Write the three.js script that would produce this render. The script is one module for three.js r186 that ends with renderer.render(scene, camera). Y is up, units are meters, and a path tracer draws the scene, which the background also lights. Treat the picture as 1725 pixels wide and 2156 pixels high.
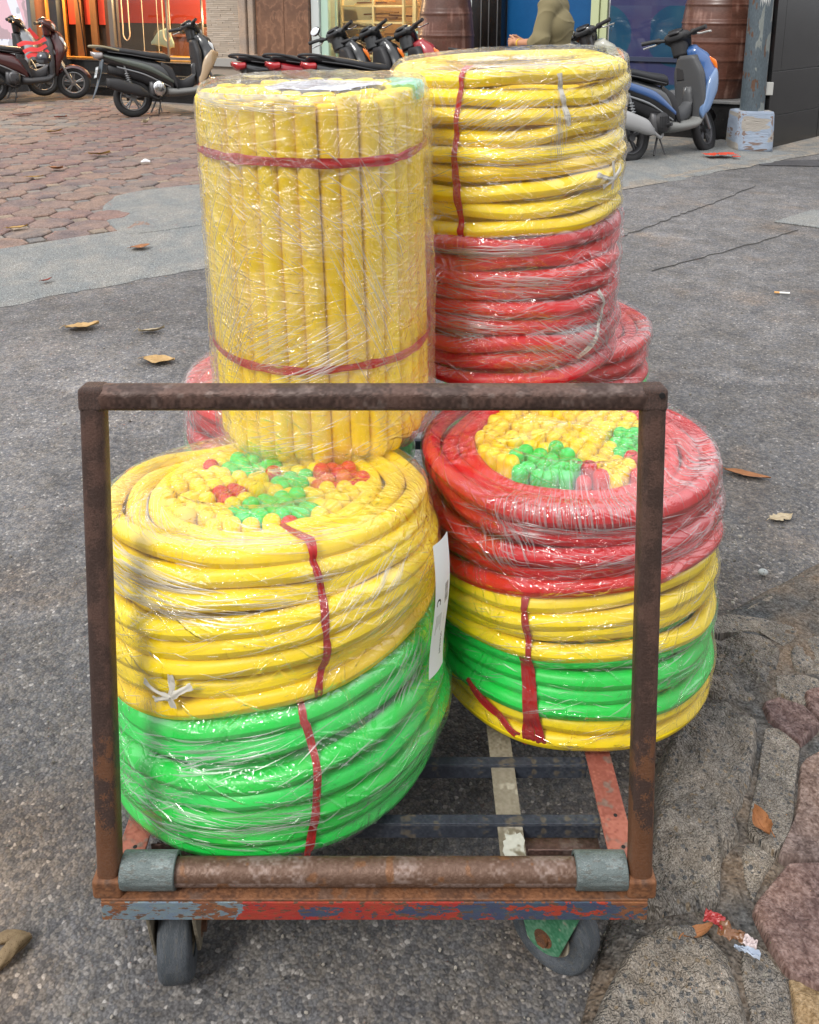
import * as THREE from 'three';
import { mergeGeometries } from 'three/addons/utils/BufferGeometryUtils.js';
import { RoundedBoxGeometry } from 'three/addons/geometries/RoundedBoxGeometry.js';
import { MarchingCubes } from 'three/addons/objects/MarchingCubes.js';

// ---------------------------------------------------------------- camera, sky, sun, exposure
const scene = new THREE.Scene();
const camera = new THREE.PerspectiveCamera(57.87, 819 / 1024, 0.05, 900);
camera.position.set(0, 1.63, 0);
camera.rotation.set(-13.8 * Math.PI / 180, 0, 0);
camera.setViewOffset(1725, 2156, 0, 599, 1725, 2156);      // lens shifted down, as in a picture squared up afterwards
const renderer = new THREE.WebGLRenderer({ antialias: true });
renderer.setSize(819, 1024);
renderer.toneMapping = THREE.LinearToneMapping;
renderer.toneMappingExposure = 1.88;
renderer.shadowMap.enabled = true;
{ // overcast sky: brightest overhead, with soft broken cloud
  const W = 512, H = 256, d = new Float32Array(W * H * 4);
  for (let j = 0; j < H; j++) for (let i = 0; i < W; i++) {
    const el = ((j + 0.5) / H - 0.5) * Math.PI, az = (i + 0.5) / W * 2 * Math.PI, up = Math.max(0, Math.sin(el));
    const x = Math.cos(el) * Math.cos(az), z = Math.cos(el) * Math.sin(az), y = Math.sin(el);
    const c = 0.5 + 0.25 * Math.sin(3.1 * x + 1.7 * y + 0.6) * Math.sin(2.7 * z + 2.2 * x) + 0.12 * Math.sin(7.3 * x - 5.1 * z + 3 * y) * Math.sin(6.1 * y + 4.4 * z);
    const L = (0.5 + 0.58 * up) * (0.82 + 0.36 * c), o = (j * W + i) * 4;
    d[o] = L * 1.0; d[o + 1] = L * 1.01; d[o + 2] = L * 1.045; d[o + 3] = 1;
    if (y < 0) { d[o] = d[o + 1] = d[o + 2] = 0.2; }
  }
  const t = new THREE.DataTexture(d, W, H, THREE.RGBAFormat, THREE.FloatType);
  t.mapping = THREE.EquirectangularReflectionMapping; t.magFilter = THREE.LinearFilter; t.needsUpdate = true;
  scene.background = t; scene.environment = t;
}
const sun = new THREE.DirectionalLight(new THREE.Color(1, 0.96, 0.9), 1.5);
sun.position.set(-5.5, 9.5, 5.5); sun.target.position.set(0, 0, -2);
sun.castShadow = true; sun.shadow.radius = 34; sun.shadow.mapSize.set(2048, 2048);
Object.assign(sun.shadow.camera, { left: -14, right: 14, top: 14, bottom: -14, near: 0.5, far: 60 });
scene.add(sun, sun.target);

// ---------------------------------------------------------------- helpers
let seedState = 7;
const seed = (n) => { seedState = n >>> 0; };
const rnd = () => { seedState = (seedState + 0x6d2b79f5) | 0; let t = Math.imul(seedState ^ (seedState >>> 15), 1 | seedState); t = (t + Math.imul(t ^ (t >>> 7), 61 | t)) ^ t; return ((t ^ (t >>> 14)) >>> 0) / 4294967296; };
const rr = (a, b) => a + (b - a) * rnd(), clamp = THREE.MathUtils.clamp, lerp = THREE.MathUtils.lerp, sst = THREE.MathUtils.smoothstep;
const V = (x, y, z) => new THREE.Vector3(x, y, z), PI = Math.PI, TAU = 2 * PI;
const hash = (x, y, z = 0) => { let h = Math.imul(x | 0, 374761393) ^ Math.imul(y | 0, 668265263) ^ Math.imul(z | 0, 2147483647 - 59); h = Math.imul(h ^ (h >>> 13), 1274126177); return ((h ^ (h >>> 16)) >>> 0) / 4294967296; };
const fade = (t) => t * t * (3 - 2 * t);
function vnoise(x, y, s = 0, per = 0) {           // value noise, 0..1, tileable when per > 0
  const xi = Math.floor(x), yi = Math.floor(y), fx = fade(x - xi), fy = fade(y - yi), w = (a) => per ? ((a % per) + per) % per : a;
  const a = hash(w(xi), w(yi), s), b = hash(w(xi + 1), w(yi), s), c = hash(w(xi), w(yi + 1), s), d = hash(w(xi + 1), w(yi + 1), s);
  return lerp(lerp(a, b, fx), lerp(c, d, fx), fy);
}
function fbm(x, y, oct = 4, s = 0, per = 0) { let v = 0, a = 0.5, n = 0; for (let i = 0; i < oct; i++) { v += a * vnoise(x, y, s + i * 17, per); n += a; x *= 2; y *= 2; per *= 2; a *= 0.5; } return v / n; }
const noise3 = (x, y, z, s = 0) => { const zi = Math.floor(z), f = fade(z - zi); return lerp(vnoise(x, y, s + zi * 101), vnoise(x, y, s + (zi + 1) * 101), f); };

// textures: f(u, v) gives a colour triple (sRGB 0..1) or one height
function colorTex(n, m, f, rep = 1, rep2 = rep) {
  const d = new Uint8Array(n * m * 4);
  for (let j = 0; j < m; j++) for (let i = 0; i < n; i++) { const c = f(i / n, j / m, i, j), o = (j * n + i) * 4; for (let k = 0; k < 3; k++) d[o + k] = clamp(c[k], 0, 1) * 255; d[o + 3] = 255; }
  const t = new THREE.DataTexture(d, n, m); t.colorSpace = THREE.SRGBColorSpace; return finish(t, rep, rep2);
}
function valueTex(n, m, f, rep = 1, rep2 = rep) {
  const d = new Float32Array(n * m * 4);
  for (let j = 0; j < m; j++) for (let i = 0; i < n; i++) { const h = f(i / n, j / m, i, j), o = (j * n + i) * 4; d[o] = d[o + 1] = d[o + 2] = h; d[o + 3] = 1; }
  return finish(new THREE.DataTexture(d, n, m, THREE.RGBAFormat, THREE.FloatType), rep, rep2);
}
function finish(t, rep, rep2) { t.wrapS = t.wrapT = THREE.RepeatWrapping; t.magFilter = THREE.LinearFilter; t.minFilter = THREE.LinearMipmapLinearFilter; t.repeat.set(rep, rep2); t.needsUpdate = true; return t; }
const again = (t, rep, rep2 = rep) => { const c = t.clone(); c.repeat.set(rep, rep2); c.needsUpdate = true; return c; };
function worley(n, cells, s) {                   // tileable: nearest distance, second distance, cell id per pixel
  const px = [], F1 = new Float32Array(n * n), F2 = new Float32Array(n * n), ID = new Float32Array(n * n), k = n / cells;
  for (let y = 0; y < cells; y++) for (let x = 0; x < cells; x++) px.push([(x + hash(x, y, s)) * k, (y + hash(x, y, s + 1)) * k, hash(x, y, s + 2)]);
  for (let y = 0; y < n; y++) for (let x = 0; x < n; x++) {
    const cx = Math.floor(x / k), cy = Math.floor(y / k); let a = 1e9, b = 1e9, id = 0;
    for (let j = -1; j < 2; j++) for (let i = -1; i < 2; i++) {
      const qx = (cx + i + cells) % cells, qy = (cy + j + cells) % cells, p = px[qy * cells + qx];
      let dx = Math.abs(p[0] - x), dy = Math.abs(p[1] - y); if (dx > n / 2) dx = n - dx; if (dy > n / 2) dy = n - dy;
      const q = Math.hypot(dx, dy); if (q < a) { b = a; a = q; id = p[2]; } else if (q < b) b = q;
    }
    F1[y * n + x] = a / k; F2[y * n + x] = b / k; ID[y * n + x] = id;
  }
  return { F1, F2, ID, n };
}

const lin = (r, g, b) => new THREE.Color().setRGB(r, g, b);
const std = (o) => new THREE.MeshStandardMaterial(o), phys = (o) => new THREE.MeshPhysicalMaterial(o);

// scene building
const usedNames = new Map();
function numbered(name) { const k = usedNames.get(name) ?? 0; usedNames.set(name, k + 1); return k ? `${name}_${String(k).padStart(3, '0')}` : name; }
function tag(o, label, category, group, kind) { if (label) o.userData.label = label; if (category) o.userData.category = category; if (group) o.userData.group = group; if (kind) o.userData.kind = kind; return o; }
function thing(name, label, category, pos = [0, 0, 0], turn = 0, group) { const o = new THREE.Group(); o.name = numbered(name); o.position.set(...pos); o.rotation.y = turn; scene.add(o); return tag(o, label, category, group); }
function part(name, geo, mat, parent, label) { const m = new THREE.Mesh(Array.isArray(geo) ? merge(geo) : geo, mat); m.name = name; m.castShadow = m.receiveShadow = true; parent.add(m); if (label) m.userData.label = label; return m; }
function solo(name, geo, mat, label, category, group, kind) { const m = part(numbered(name), geo, mat, scene); return tag(m, label, category, group, kind); }
const struct = (name, geo, mat) => solo(name, geo, mat, null, null, null, 'structure');
function merge(list) {
  list = list.map((g) => { let q = g.index ? g.toNonIndexed() : g.clone(); for (const k of Object.keys(q.attributes)) if (!['position', 'normal', 'uv'].includes(k)) q.deleteAttribute(k); if (!q.attributes.uv) q.setAttribute('uv', new THREE.Float32BufferAttribute(new Float32Array(q.attributes.position.count * 2), 2)); return q; });
  return mergeGeometries(list);
}
const place = (g, x = 0, y = 0, z = 0, rx = 0, ry = 0, rz = 0) => g.applyMatrix4(new THREE.Matrix4().compose(V(x, y, z), new THREE.Quaternion().setFromEuler(new THREE.Euler(rx, ry, rz)), V(1, 1, 1)));
function uvMetres(g) {   // uv in metres by the main direction of each face
  g = g.index ? g.toNonIndexed() : g; const p = g.attributes.position, n = p.count, uv = new Float32Array(n * 2), a = V(), b = V(), c = V();
  for (let i = 0; i < n; i += 3) { a.fromBufferAttribute(p, i); b.fromBufferAttribute(p, i + 1).sub(a); c.fromBufferAttribute(p, i + 2).sub(a); b.cross(c); const ax = Math.abs(b.x), ay = Math.abs(b.y), az = Math.abs(b.z);
    for (let k = 0; k < 3; k++) { a.fromBufferAttribute(p, i + k); const q = ay >= ax && ay >= az ? [a.x, a.z] : ax >= az ? [a.z, a.y] : [a.x, a.y]; uv[(i + k) * 2] = q[0]; uv[(i + k) * 2 + 1] = q[1]; } }
  g.setAttribute('uv', new THREE.BufferAttribute(uv, 2)); return g;
}
const box = (w, h, d, x = 0, y = 0, z = 0, r = 0.004) => place(uvMetres(r > 0 ? new RoundedBoxGeometry(w, h, d, 2, Math.min(r, w / 2.01, h / 2.01, d / 2.01)) : new THREE.BoxGeometry(w, h, d)), x, y, z);
const span = (x0, x1, y0, y1, z0, z1, r = 0.004) => box(Math.abs(x1 - x0), Math.abs(y1 - y0), Math.abs(z1 - z0), (x0 + x1) / 2, (y0 + y1) / 2, (z0 + z1) / 2, r);
function rod(a, b, r0, r1 = r0, n = 16, capped = true) {   // a tapered bar between two points
  a = V(...a); b = V(...b); const d = b.clone().sub(a), g = new THREE.CylinderGeometry(r1, r0, d.length(), n, 1, !capped);
  const uv = g.attributes.uv; for (let i = 0; i < uv.count; i++) uv.setXY(i, uv.getX(i) * TAU * r0, uv.getY(i) * d.length());
  g.applyQuaternion(new THREE.Quaternion().setFromUnitVectors(V(0, 1, 0), d.clone().normalize())); return g.translate(...a.add(b).multiplyScalar(0.5).toArray());
}
const tube = (pts, r, seg = 40, n = 8, closed = false) => new THREE.TubeGeometry(new THREE.CatmullRomCurve3(pts.map((p) => V(...p)), closed), seg, r, n, closed);
const lathe = (pts, n = 40) => new THREE.LatheGeometry(pts.map((p) => new THREE.Vector2(...p)), n);
function gridGeo(nu, nv, f, flip = false) {       // f(i, j) -> { p: [x, y, z], uv: [u, v] }
  const P = [], U = [], I = [];
  for (let j = 0; j <= nv; j++) for (let i = 0; i <= nu; i++) { const q = f(i, j); P.push(...q.p); U.push(...q.uv); }
  for (let j = 0; j < nv; j++) for (let i = 0; i < nu; i++) { const a = j * (nu + 1) + i, b = a + 1, c = a + nu + 1, d = c + 1; flip ? I.push(a, c, b, b, c, d) : I.push(a, b, c, b, d, c); }
  const g = new THREE.BufferGeometry(); g.setAttribute('position', new THREE.Float32BufferAttribute(P, 3)); g.setAttribute('uv', new THREE.Float32BufferAttribute(U, 2)); g.setIndex(I); g.computeVertexNormals(); return g;
}
function sewNormals(g, nu, nv) {                  // make first and last columns share normals
  const n = g.attributes.normal; for (let j = 0; j <= nv; j++) { const a = j * (nu + 1), b = a + nu, v = V(n.getX(a) + n.getX(b), n.getY(a) + n.getY(b), n.getZ(a) + n.getZ(b)).normalize(); n.setXYZ(a, v.x, v.y, v.z); n.setXYZ(b, v.x, v.y, v.z); } return g;
}
// a body lofted through rounded stations { c: [x, y, z], a: half width along z, b: half size along 'up', e: squareness, up: [x, y, z] }
function loft(st, n = 20, smooth = 4) {
  const S = [], c1 = new THREE.CatmullRomCurve3(st.map((s) => V(...s.c)), false, 'catmullrom', 0.4), m = (st.length - 1) * smooth;
  for (let k = 0; k <= m; k++) { const t = k / m, q = t * (st.length - 1), i = Math.min(st.length - 2, Math.floor(q)), f = q - i, A = st[i], B = st[i + 1], s = fade(f); S.push({ c: c1.getPoint(t), a: lerp(A.a, B.a, s), b: lerp(A.b, B.b, s), e: lerp(A.e ?? 2.5, B.e ?? 2.5, s), up: V(...(A.up ?? [0, 1, 0])).lerp(V(...(B.up ?? [0, 1, 0])), s).normalize() }); }
  const rows = [{ ...S[0], a: 1e-4, b: 1e-4 }, ...S, { ...S[m], a: 1e-4, b: 1e-4 }];
  const g = gridGeo(n, rows.length - 1, (i, j) => { const s = rows[j], th = i / n * TAU, cs = Math.cos(th), sn = Math.sin(th), e = 2 / s.e, z = s.a * Math.sign(cs) * Math.abs(cs) ** e, u = s.b * Math.sign(sn) * Math.abs(sn) ** e; return { p: [s.c.x + s.up.x * u, s.c.y + s.up.y * u, s.c.z + z + s.up.z * u], uv: [i / n, j / rows.length] }; }, true);
  return sewNormals(g, n, rows.length - 1);
}
function orient(g) {                              // turn a closed surface the right way out
  const p = g.attributes.position, ix = g.index; let v = 0; const a = V(), b = V(), c = V(), m = ix ? ix.count : p.count, at = (i) => ix ? ix.getX(i) : i;
  for (let i = 0; i < m; i += 3) { a.fromBufferAttribute(p, at(i)); b.fromBufferAttribute(p, at(i + 1)); c.fromBufferAttribute(p, at(i + 2)); v += a.dot(b.cross(c)); }
  if (v < 0 && ix) { for (let i = 0; i < m; i += 3) { const q = ix.getX(i); ix.setX(i, ix.getX(i + 1)); ix.setX(i + 1, q); } const n = g.attributes.normal; if (n) for (let i = 0; i < n.count; i++) n.setXYZ(i, -n.getX(i), -n.getY(i), -n.getZ(i)); }
  return g;
}

// ---------------------------------------------------------------- ground textures
const wA = worley(1024, 128, 11), wB = worley(1024, 46, 23);
const asphaltColor = colorTex(1024, 1024, (u, v, i, j) => {
  const k = j * 1024 + i, edge = wA.F2[k] - wA.F1[k], id = wA.ID[k], big = wB.ID[k] > 0.8 ? 1 - sst(wB.F1[k], 0.18, 0.3) : 0;
  let g = 0.35 + 0.12 * (id - 0.5) + 0.13 * (vnoise(u * 400, v * 400, 5, 400) - 0.5) + 0.09 * (fbm(u * 10, v * 10, 4, 9, 10) - 0.5);
  g *= 0.86 + 0.14 * sst(edge, 0.02, 0.25); g += 0.1 * (fbm(u * 64, v * 64, 2, 13, 64) - 0.5);
  if (id > 0.97) g += 0.12 * sst(edge, 0.1, 0.25);
  g += big * (wB.ID[k] - 0.9) * 0.6;
  const warm = 0.02 * (fbm(u * 14, v * 14, 3, 31, 14) - 0.4) + (id > 0.5 ? 0.006 : -0.008);
  return [g + warm + 0.006, g + warm * 0.35, g - warm * 0.7];
}, 1 / 1.1);
const asphaltBump = valueTex(1024, 1024, (u, v, i, j) => { const k = j * 1024 + i; return (0.35 + 0.65 * wA.ID[k]) * (1 - sst(wA.F1[k], 0.1, 0.75)) * 0.5 * (0.4 + 1.2 * fbm(u * 20, v * 20, 2, 7, 20)) + 0.3 * (1 - sst(wB.F1[k], 0, 0.8)) + 0.3 * vnoise(u * 300, v * 300, 3, 300) + 0.25 * vnoise(u * 90, v * 90, 3, 90); }, 1 / 1.1);
const grainColor = (base, amp, warm, s, pit = 0) => colorTex(400, 400, (u, v) => {
  const b = fbm(u * 6, v * 6, 4, s, 6) - 0.5, f = vnoise(u * 180, v * 180, s + 3, 180) - 0.5, m = vnoise(u * 64, v * 64, s + 7, 64) - 0.5, p = pit && vnoise(u * 90, v * 90, s + 11, 90) > 0.84 ? pit : 0;
  const g = amp * (0.9 * b + 0.8 * f + 0.6 * m) - p; return [base[0] + g + warm * b, base[1] + g, base[2] + g - warm * b];
}, 1 / 0.6);
const grainBump = valueTex(512, 512, (u, v) => 0.5 * vnoise(u * 150, v * 150, 1, 150) + 0.3 * vnoise(u * 60, v * 60, 2, 60) + 0.4 * fbm(u * 10, v * 10, 3, 3, 10), 1 / 0.6);
const aggregate = (s, tones) => colorTex(1024, 1024, (u, v, i, j) => {   // old concrete with dark and pale stones showing
  const k = j * 1024 + i, id = wB.ID[k], r = 0.2 + 0.25 * hash(Math.floor(id * 9999), s), inside = (1 - sst(wB.F1[k] + 0.14 * vnoise(u * 90, v * 90, s, 90), r, r + 0.07)) * (id > 0.5 ? 1 : 0), t = tones[Math.floor(id * 977) % tones.length];
  const f = 0.17 * (vnoise(u * 330, v * 330, s, 330) - 0.5) + 0.16 * (fbm(u * 24, v * 24, 4, s + 2, 24) - 0.5), w = fbm(u * 5, v * 5, 4, s + 8, 5) - 0.5, b = [0.44 + 1.2 * f + w * 0.24, 0.415 + 1.2 * f + w * 0.2, 0.385 + 1.2 * f + w * 0.15];
  return b.map((c, q) => lerp(c, t[q] + 0.5 * f, inside * 0.8));
}, 1 / 0.5);
const stoneTones = [[0.28, 0.28, 0.28], [0.5, 0.48, 0.44], [0.24, 0.25, 0.26], [0.46, 0.4, 0.32], [0.34, 0.34, 0.34]];
const M = {};
M.asphalt = std({ map: asphaltColor, bumpMap: asphaltBump, bumpScale: 0.0045, roughness: 0.88, vertexColors: true });
M.kerbStone = std({ map: aggregate(4, stoneTones), bumpMap: again(grainBump, 1 / 0.35), bumpScale: 0.012, roughness: 0.9 });
M.concrete = std({ map: colorTex(640, 640, (u, v) => { const f = vnoise(u * 230, v * 230, 3, 230), f2 = vnoise(u * 110, v * 110, 5, 110), b = fbm(u * 7, v * 7, 4, 9, 7) - 0.5, p = f2 > 0.8 ? -0.16 : f > 0.86 ? 0.1 : 0, g = 0.47 + 0.2 * (f - 0.5) + 0.12 * (f2 - 0.5) + 0.08 * b + p; return [g + 0.03 * b, g + 0.004, g - 0.004 - 0.03 * b]; }, 1 / 0.7), bumpMap: grainBump, bumpScale: 0.006, roughness: 0.92 });
M.concreteDirty = std({ map: grainColor([0.47, 0.455, 0.43], 0.18, 0.08, 15, 0.1), bumpMap: grainBump, bumpScale: 0.006, roughness: 0.92 });
M.soil = std({ map: grainColor([0.34, 0.31, 0.28], 0.2, 0.12, 25, 0.08), bumpMap: grainBump, bumpScale: 0.01, roughness: 0.95 });
const paverTones = [[0.45, 0.365, 0.345], [0.445, 0.38, 0.36], [0.465, 0.39, 0.355], [0.45, 0.4, 0.375], [0.44, 0.42, 0.405], [0.48, 0.43, 0.38]];
const paverMats = paverTones.map((t, k) => std({ map: grainColor(t, 0.16, 0.06, 40 + k * 3, 0.06), bumpMap: grainBump, bumpScale: 0.004, roughness: 0.9 }));
const paverNear = [[0.39, 0.31, 0.29], [0.4, 0.335, 0.31], [0.39, 0.365, 0.34], [0.47, 0.39, 0.28]].map((t, k) => std({ map: grainColor(t, 0.22, 0.06, 80 + k * 3, 0.07), bumpMap: again(grainBump, 1 / 0.3), bumpScale: 0.004, roughness: 0.9 }));

// ---------------------------------------------------------------- road
{
  const ticks = (lo, a, b, hi, step) => { const t = []; for (let x = a; x <= b + 1e-6; x += step) t.push(x); for (let g = step * 2, x = b; x < hi; g *= 1.7) { x = Math.min(hi, x + g); t.push(x); } for (let g = step * 2, x = a; x > lo; g *= 1.7) { x = Math.max(lo, x - g); t.unshift(x); } return t; };
  const X = ticks(-400, -3, 5, 400, 0.045), Z = ticks(-500, -10.5, 0, 300, 0.045), nu = X.length - 1, nv = Z.length - 1, C = [];
  const g = gridGeo(nu, nv, (i, j) => {
    const x = X[i], z = Z[j];
    // worn tracks, dusty patches and scuffs: matter lying in blotches, with ragged grain
    const n1 = fbm(x * 0.55 + 3, z * 0.55 + 9, 4, 61), n2 = fbm(x * 2.6, z * 2.6, 4, 67), n3 = fbm(x * 9, z * 9, 2, 71);
    const worn = sst(n1 + 0.22 * n3, 0.48, 0.8), dirt = sst(n2 + 0.35 * n3 + 0.55 * Math.exp(-(((x - 0.75) / 0.5) ** 2 + ((z + 1.9) / 0.7) ** 2)) + 0.3 * Math.exp(-(((x + 0.75) / 0.35) ** 2 + ((z + 1.35) / 0.6) ** 2)), 0.78, 1.15);
    const sx = x + 0.35 * z, scuff = sst(fbm(sx * 2.2, (z - 0.3 * x) * 14, 3, 77), 0.6, 0.78) * sst(fbm(x * 1.1, z * 1.1, 2, 79), 0.52, 0.7);
    let k = 0.98 + 0.42 * worn + 0.5 * scuff + 0.12 * (n3 - 0.5), c = [k * 1.0, k * 0.995, k * 0.99];
    c = [lerp(c[0], k * 1.06, dirt), lerp(c[1], k * 0.9, dirt), lerp(c[2], k * 0.76, dirt)];
    C.push(...c);
    return { p: [x, 0.006 * (fbm(x * 1.3, z * 1.3, 3, 5) - 0.5) - 0.003, z], uv: [x, z] };
  }, true);
  g.setAttribute('color', new THREE.Float32BufferAttribute(C, 3));
  struct('road', g, M.asphalt);
}
// flat polygon with thickness, its top rim softened; pts = [[x, z] ...]
function slab(pts, y0, y1, bevel = 0.006, tilt = [0, 0]) {
  let area = 0; pts.forEach((p, i) => { const q = pts[(i + 1) % pts.length]; area += p[0] * q[1] - q[0] * p[1]; }); if (area > 0) pts = pts.slice().reverse();
  const n = pts.length, cx = pts.reduce((s, p) => s + p[0], 0) / n, cz = pts.reduce((s, p) => s + p[1], 0) / n, P = [], U = [];
  const inset = (p, d) => { const L = Math.hypot(p[0] - cx, p[1] - cz); return [p[0] - (p[0] - cx) / L * d, p[1] - (p[1] - cz) / L * d]; };
  const H = (p, y) => [p[0], y + tilt[0] * (p[0] - cx) + tilt[1] * (p[1] - cz), p[1]];
  const ring = [pts.map((p) => H(p, y0)), pts.map((p) => H(p, y1 - bevel)), pts.map((p) => H(inset(p, bevel * 1.4), y1))], c = H([cx, cz], y1 + bevel * 0.15);
  const tri = (a, b, d) => { for (const q of [a, b, d]) { P.push(...q); U.push(q[0] + q[1] * 0.001 + (q[1] === a[1] ? 0 : 0), q[2] + q[1]); } };
  for (let i = 0; i < n; i++) { const k = (i + 1) % n; for (let r = 0; r < 2; r++) { tri(ring[r][i], ring[r][k], ring[r + 1][i]); tri(ring[r][k], ring[r + 1][k], ring[r + 1][i]); } tri(ring[2][i], ring[2][k], c); }
  const g = new THREE.BufferGeometry(); g.setAttribute('position', new THREE.Float32BufferAttribute(P, 3)); g.setAttribute('uv', new THREE.Float32BufferAttribute(U, 2)); g.computeVertexNormals(); return g;
}
// rounded, pitted stone over a polygon
function lumpy(pts, y0, h, round, rough, s, nA = 120, nR = 34) {
  const n = pts.length, cx = pts.reduce((q, p) => q + p[0], 0) / n, cz = pts.reduce((q, p) => q + p[1], 0) / n, sm = new THREE.CatmullRomCurve3(pts.map((p) => V(p[0], 0, p[1])), true, 'catmullrom', 0.25).getSpacedPoints(nA);
  const g = gridGeo(nA, nR, (i, j) => {
    const b = sm[i % nA], L = Math.hypot(b.x - cx, b.z - cz), f = 1 - (j / nR) ** 1.5, edge = L * (1 - f), k = Math.min(1, edge / round), rise = Math.sqrt(1 - (1 - k) ** 2);
    const x = cx + (b.x - cx) * f, z = cz + (b.z - cz) * f, nz = fbm(x * 26, z * 26, 4, s) - 0.5, n2 = fbm(x * 8, z * 8, 3, s + 5) - 0.5, n3 = vnoise(x * 130, z * 130, s + 9) - 0.5;
    return { p: [x, y0 + h * rise + rise * (rough * (1.6 * nz + 2.2 * n2) + rough * 0.3 * n3), z], uv: [x, z] };
  });
  return sewNormals(g, nA, nR);
}

// ---------------------------------------------------------------- far pavement across the road: ramp, octagon pavers, apron
const E0 = [-1.28, -5.57], eD = [0.79, -0.613], mD = [-0.613, -0.79];          // kerb line: along and into the pavement
const kerbXZ = (a, m) => [E0[0] + eD[0] * a + mD[0] * m, E0[1] + eD[1] * a + mD[1] * m];
const PAVE = 0.06;
{
  const g = gridGeo(260, 14, (i, j) => { const a = -6 + i * 0.05, m = j / 14 * 1.04, w = 0.12 * (fbm(a * 2.5, 2, 4, 8) - 0.5) + 0.03 * (vnoise(a * 14, 3, 4) - 0.5), q = kerbXZ(a, j === 0 ? w : m); const y = j === 0 ? 0.0 : 0.012 + (PAVE - 0.012) * sst(m, 0, 1.0) + 0.006 * (fbm(a * 5, m * 5, 3, 12) - 0.5); return { p: [q[0], y, q[1]], uv: [q[0], q[1]] }; });
  struct('kerb_ramp', orient2up(g), M.concrete);
  const base = slab([kerbXZ(-30, 1.0), kerbXZ(3.4, 1.0), kerbXZ(3.4, 12), kerbXZ(-30, 14)], -0.02, PAVE - 0.012, 0.002);
  struct('pavement_base', base, M.soil);
  // plain concrete in front of the right-hand buildings, broken along its front edge
  const ap = gridGeo(120, 60, (i, j) => { const a = 1.9 + i * 0.06, m = j / 60 * 5.2, q = kerbXZ(a, j === 0 ? 0.12 * (fbm(a * 2.2, 5, 3, 31) - 0.5) : m); return { p: [q[0], j === 0 ? 0.002 : 0.014 + 0.03 * sst(m, 0, 1.5) * sst(a, 3.5, 2) + 0.006 * (fbm(a * 6, m * 6, 3, 14) - 0.5), q[1]], uv: [q[0], q[1]] }; });
  struct('concrete_apron', orient2up(ap), M.concreteDirty);
  struct('damp_patch', slab(Array.from({ length: 22 }, (_, k) => { const t = k / 22 * TAU, r = 1 + 0.25 * (hash(k, 4) - 0.5); return [4.25 + 0.62 * r * Math.cos(t) + 0.1 * Math.sin(t), -9.42 + 0.17 * r * Math.sin(t) - 0.12 * Math.cos(t)]; }), 0, 0.0085, 0.0005), std({ map: asphaltColor, color: lin(0.55, 0.55, 0.58), roughness: 0.45 }));
}
function orient2up(g) { const n = g.attributes.normal; if (n.getY(Math.floor(n.count / 2)) < 0) { const ix = g.index; for (let i = 0; i < ix.count; i += 3) { const q = ix.getX(i); ix.setX(i, ix.getX(i + 1)); ix.setX(i + 1, q); } g.computeVertexNormals(); } return g; }
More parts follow.
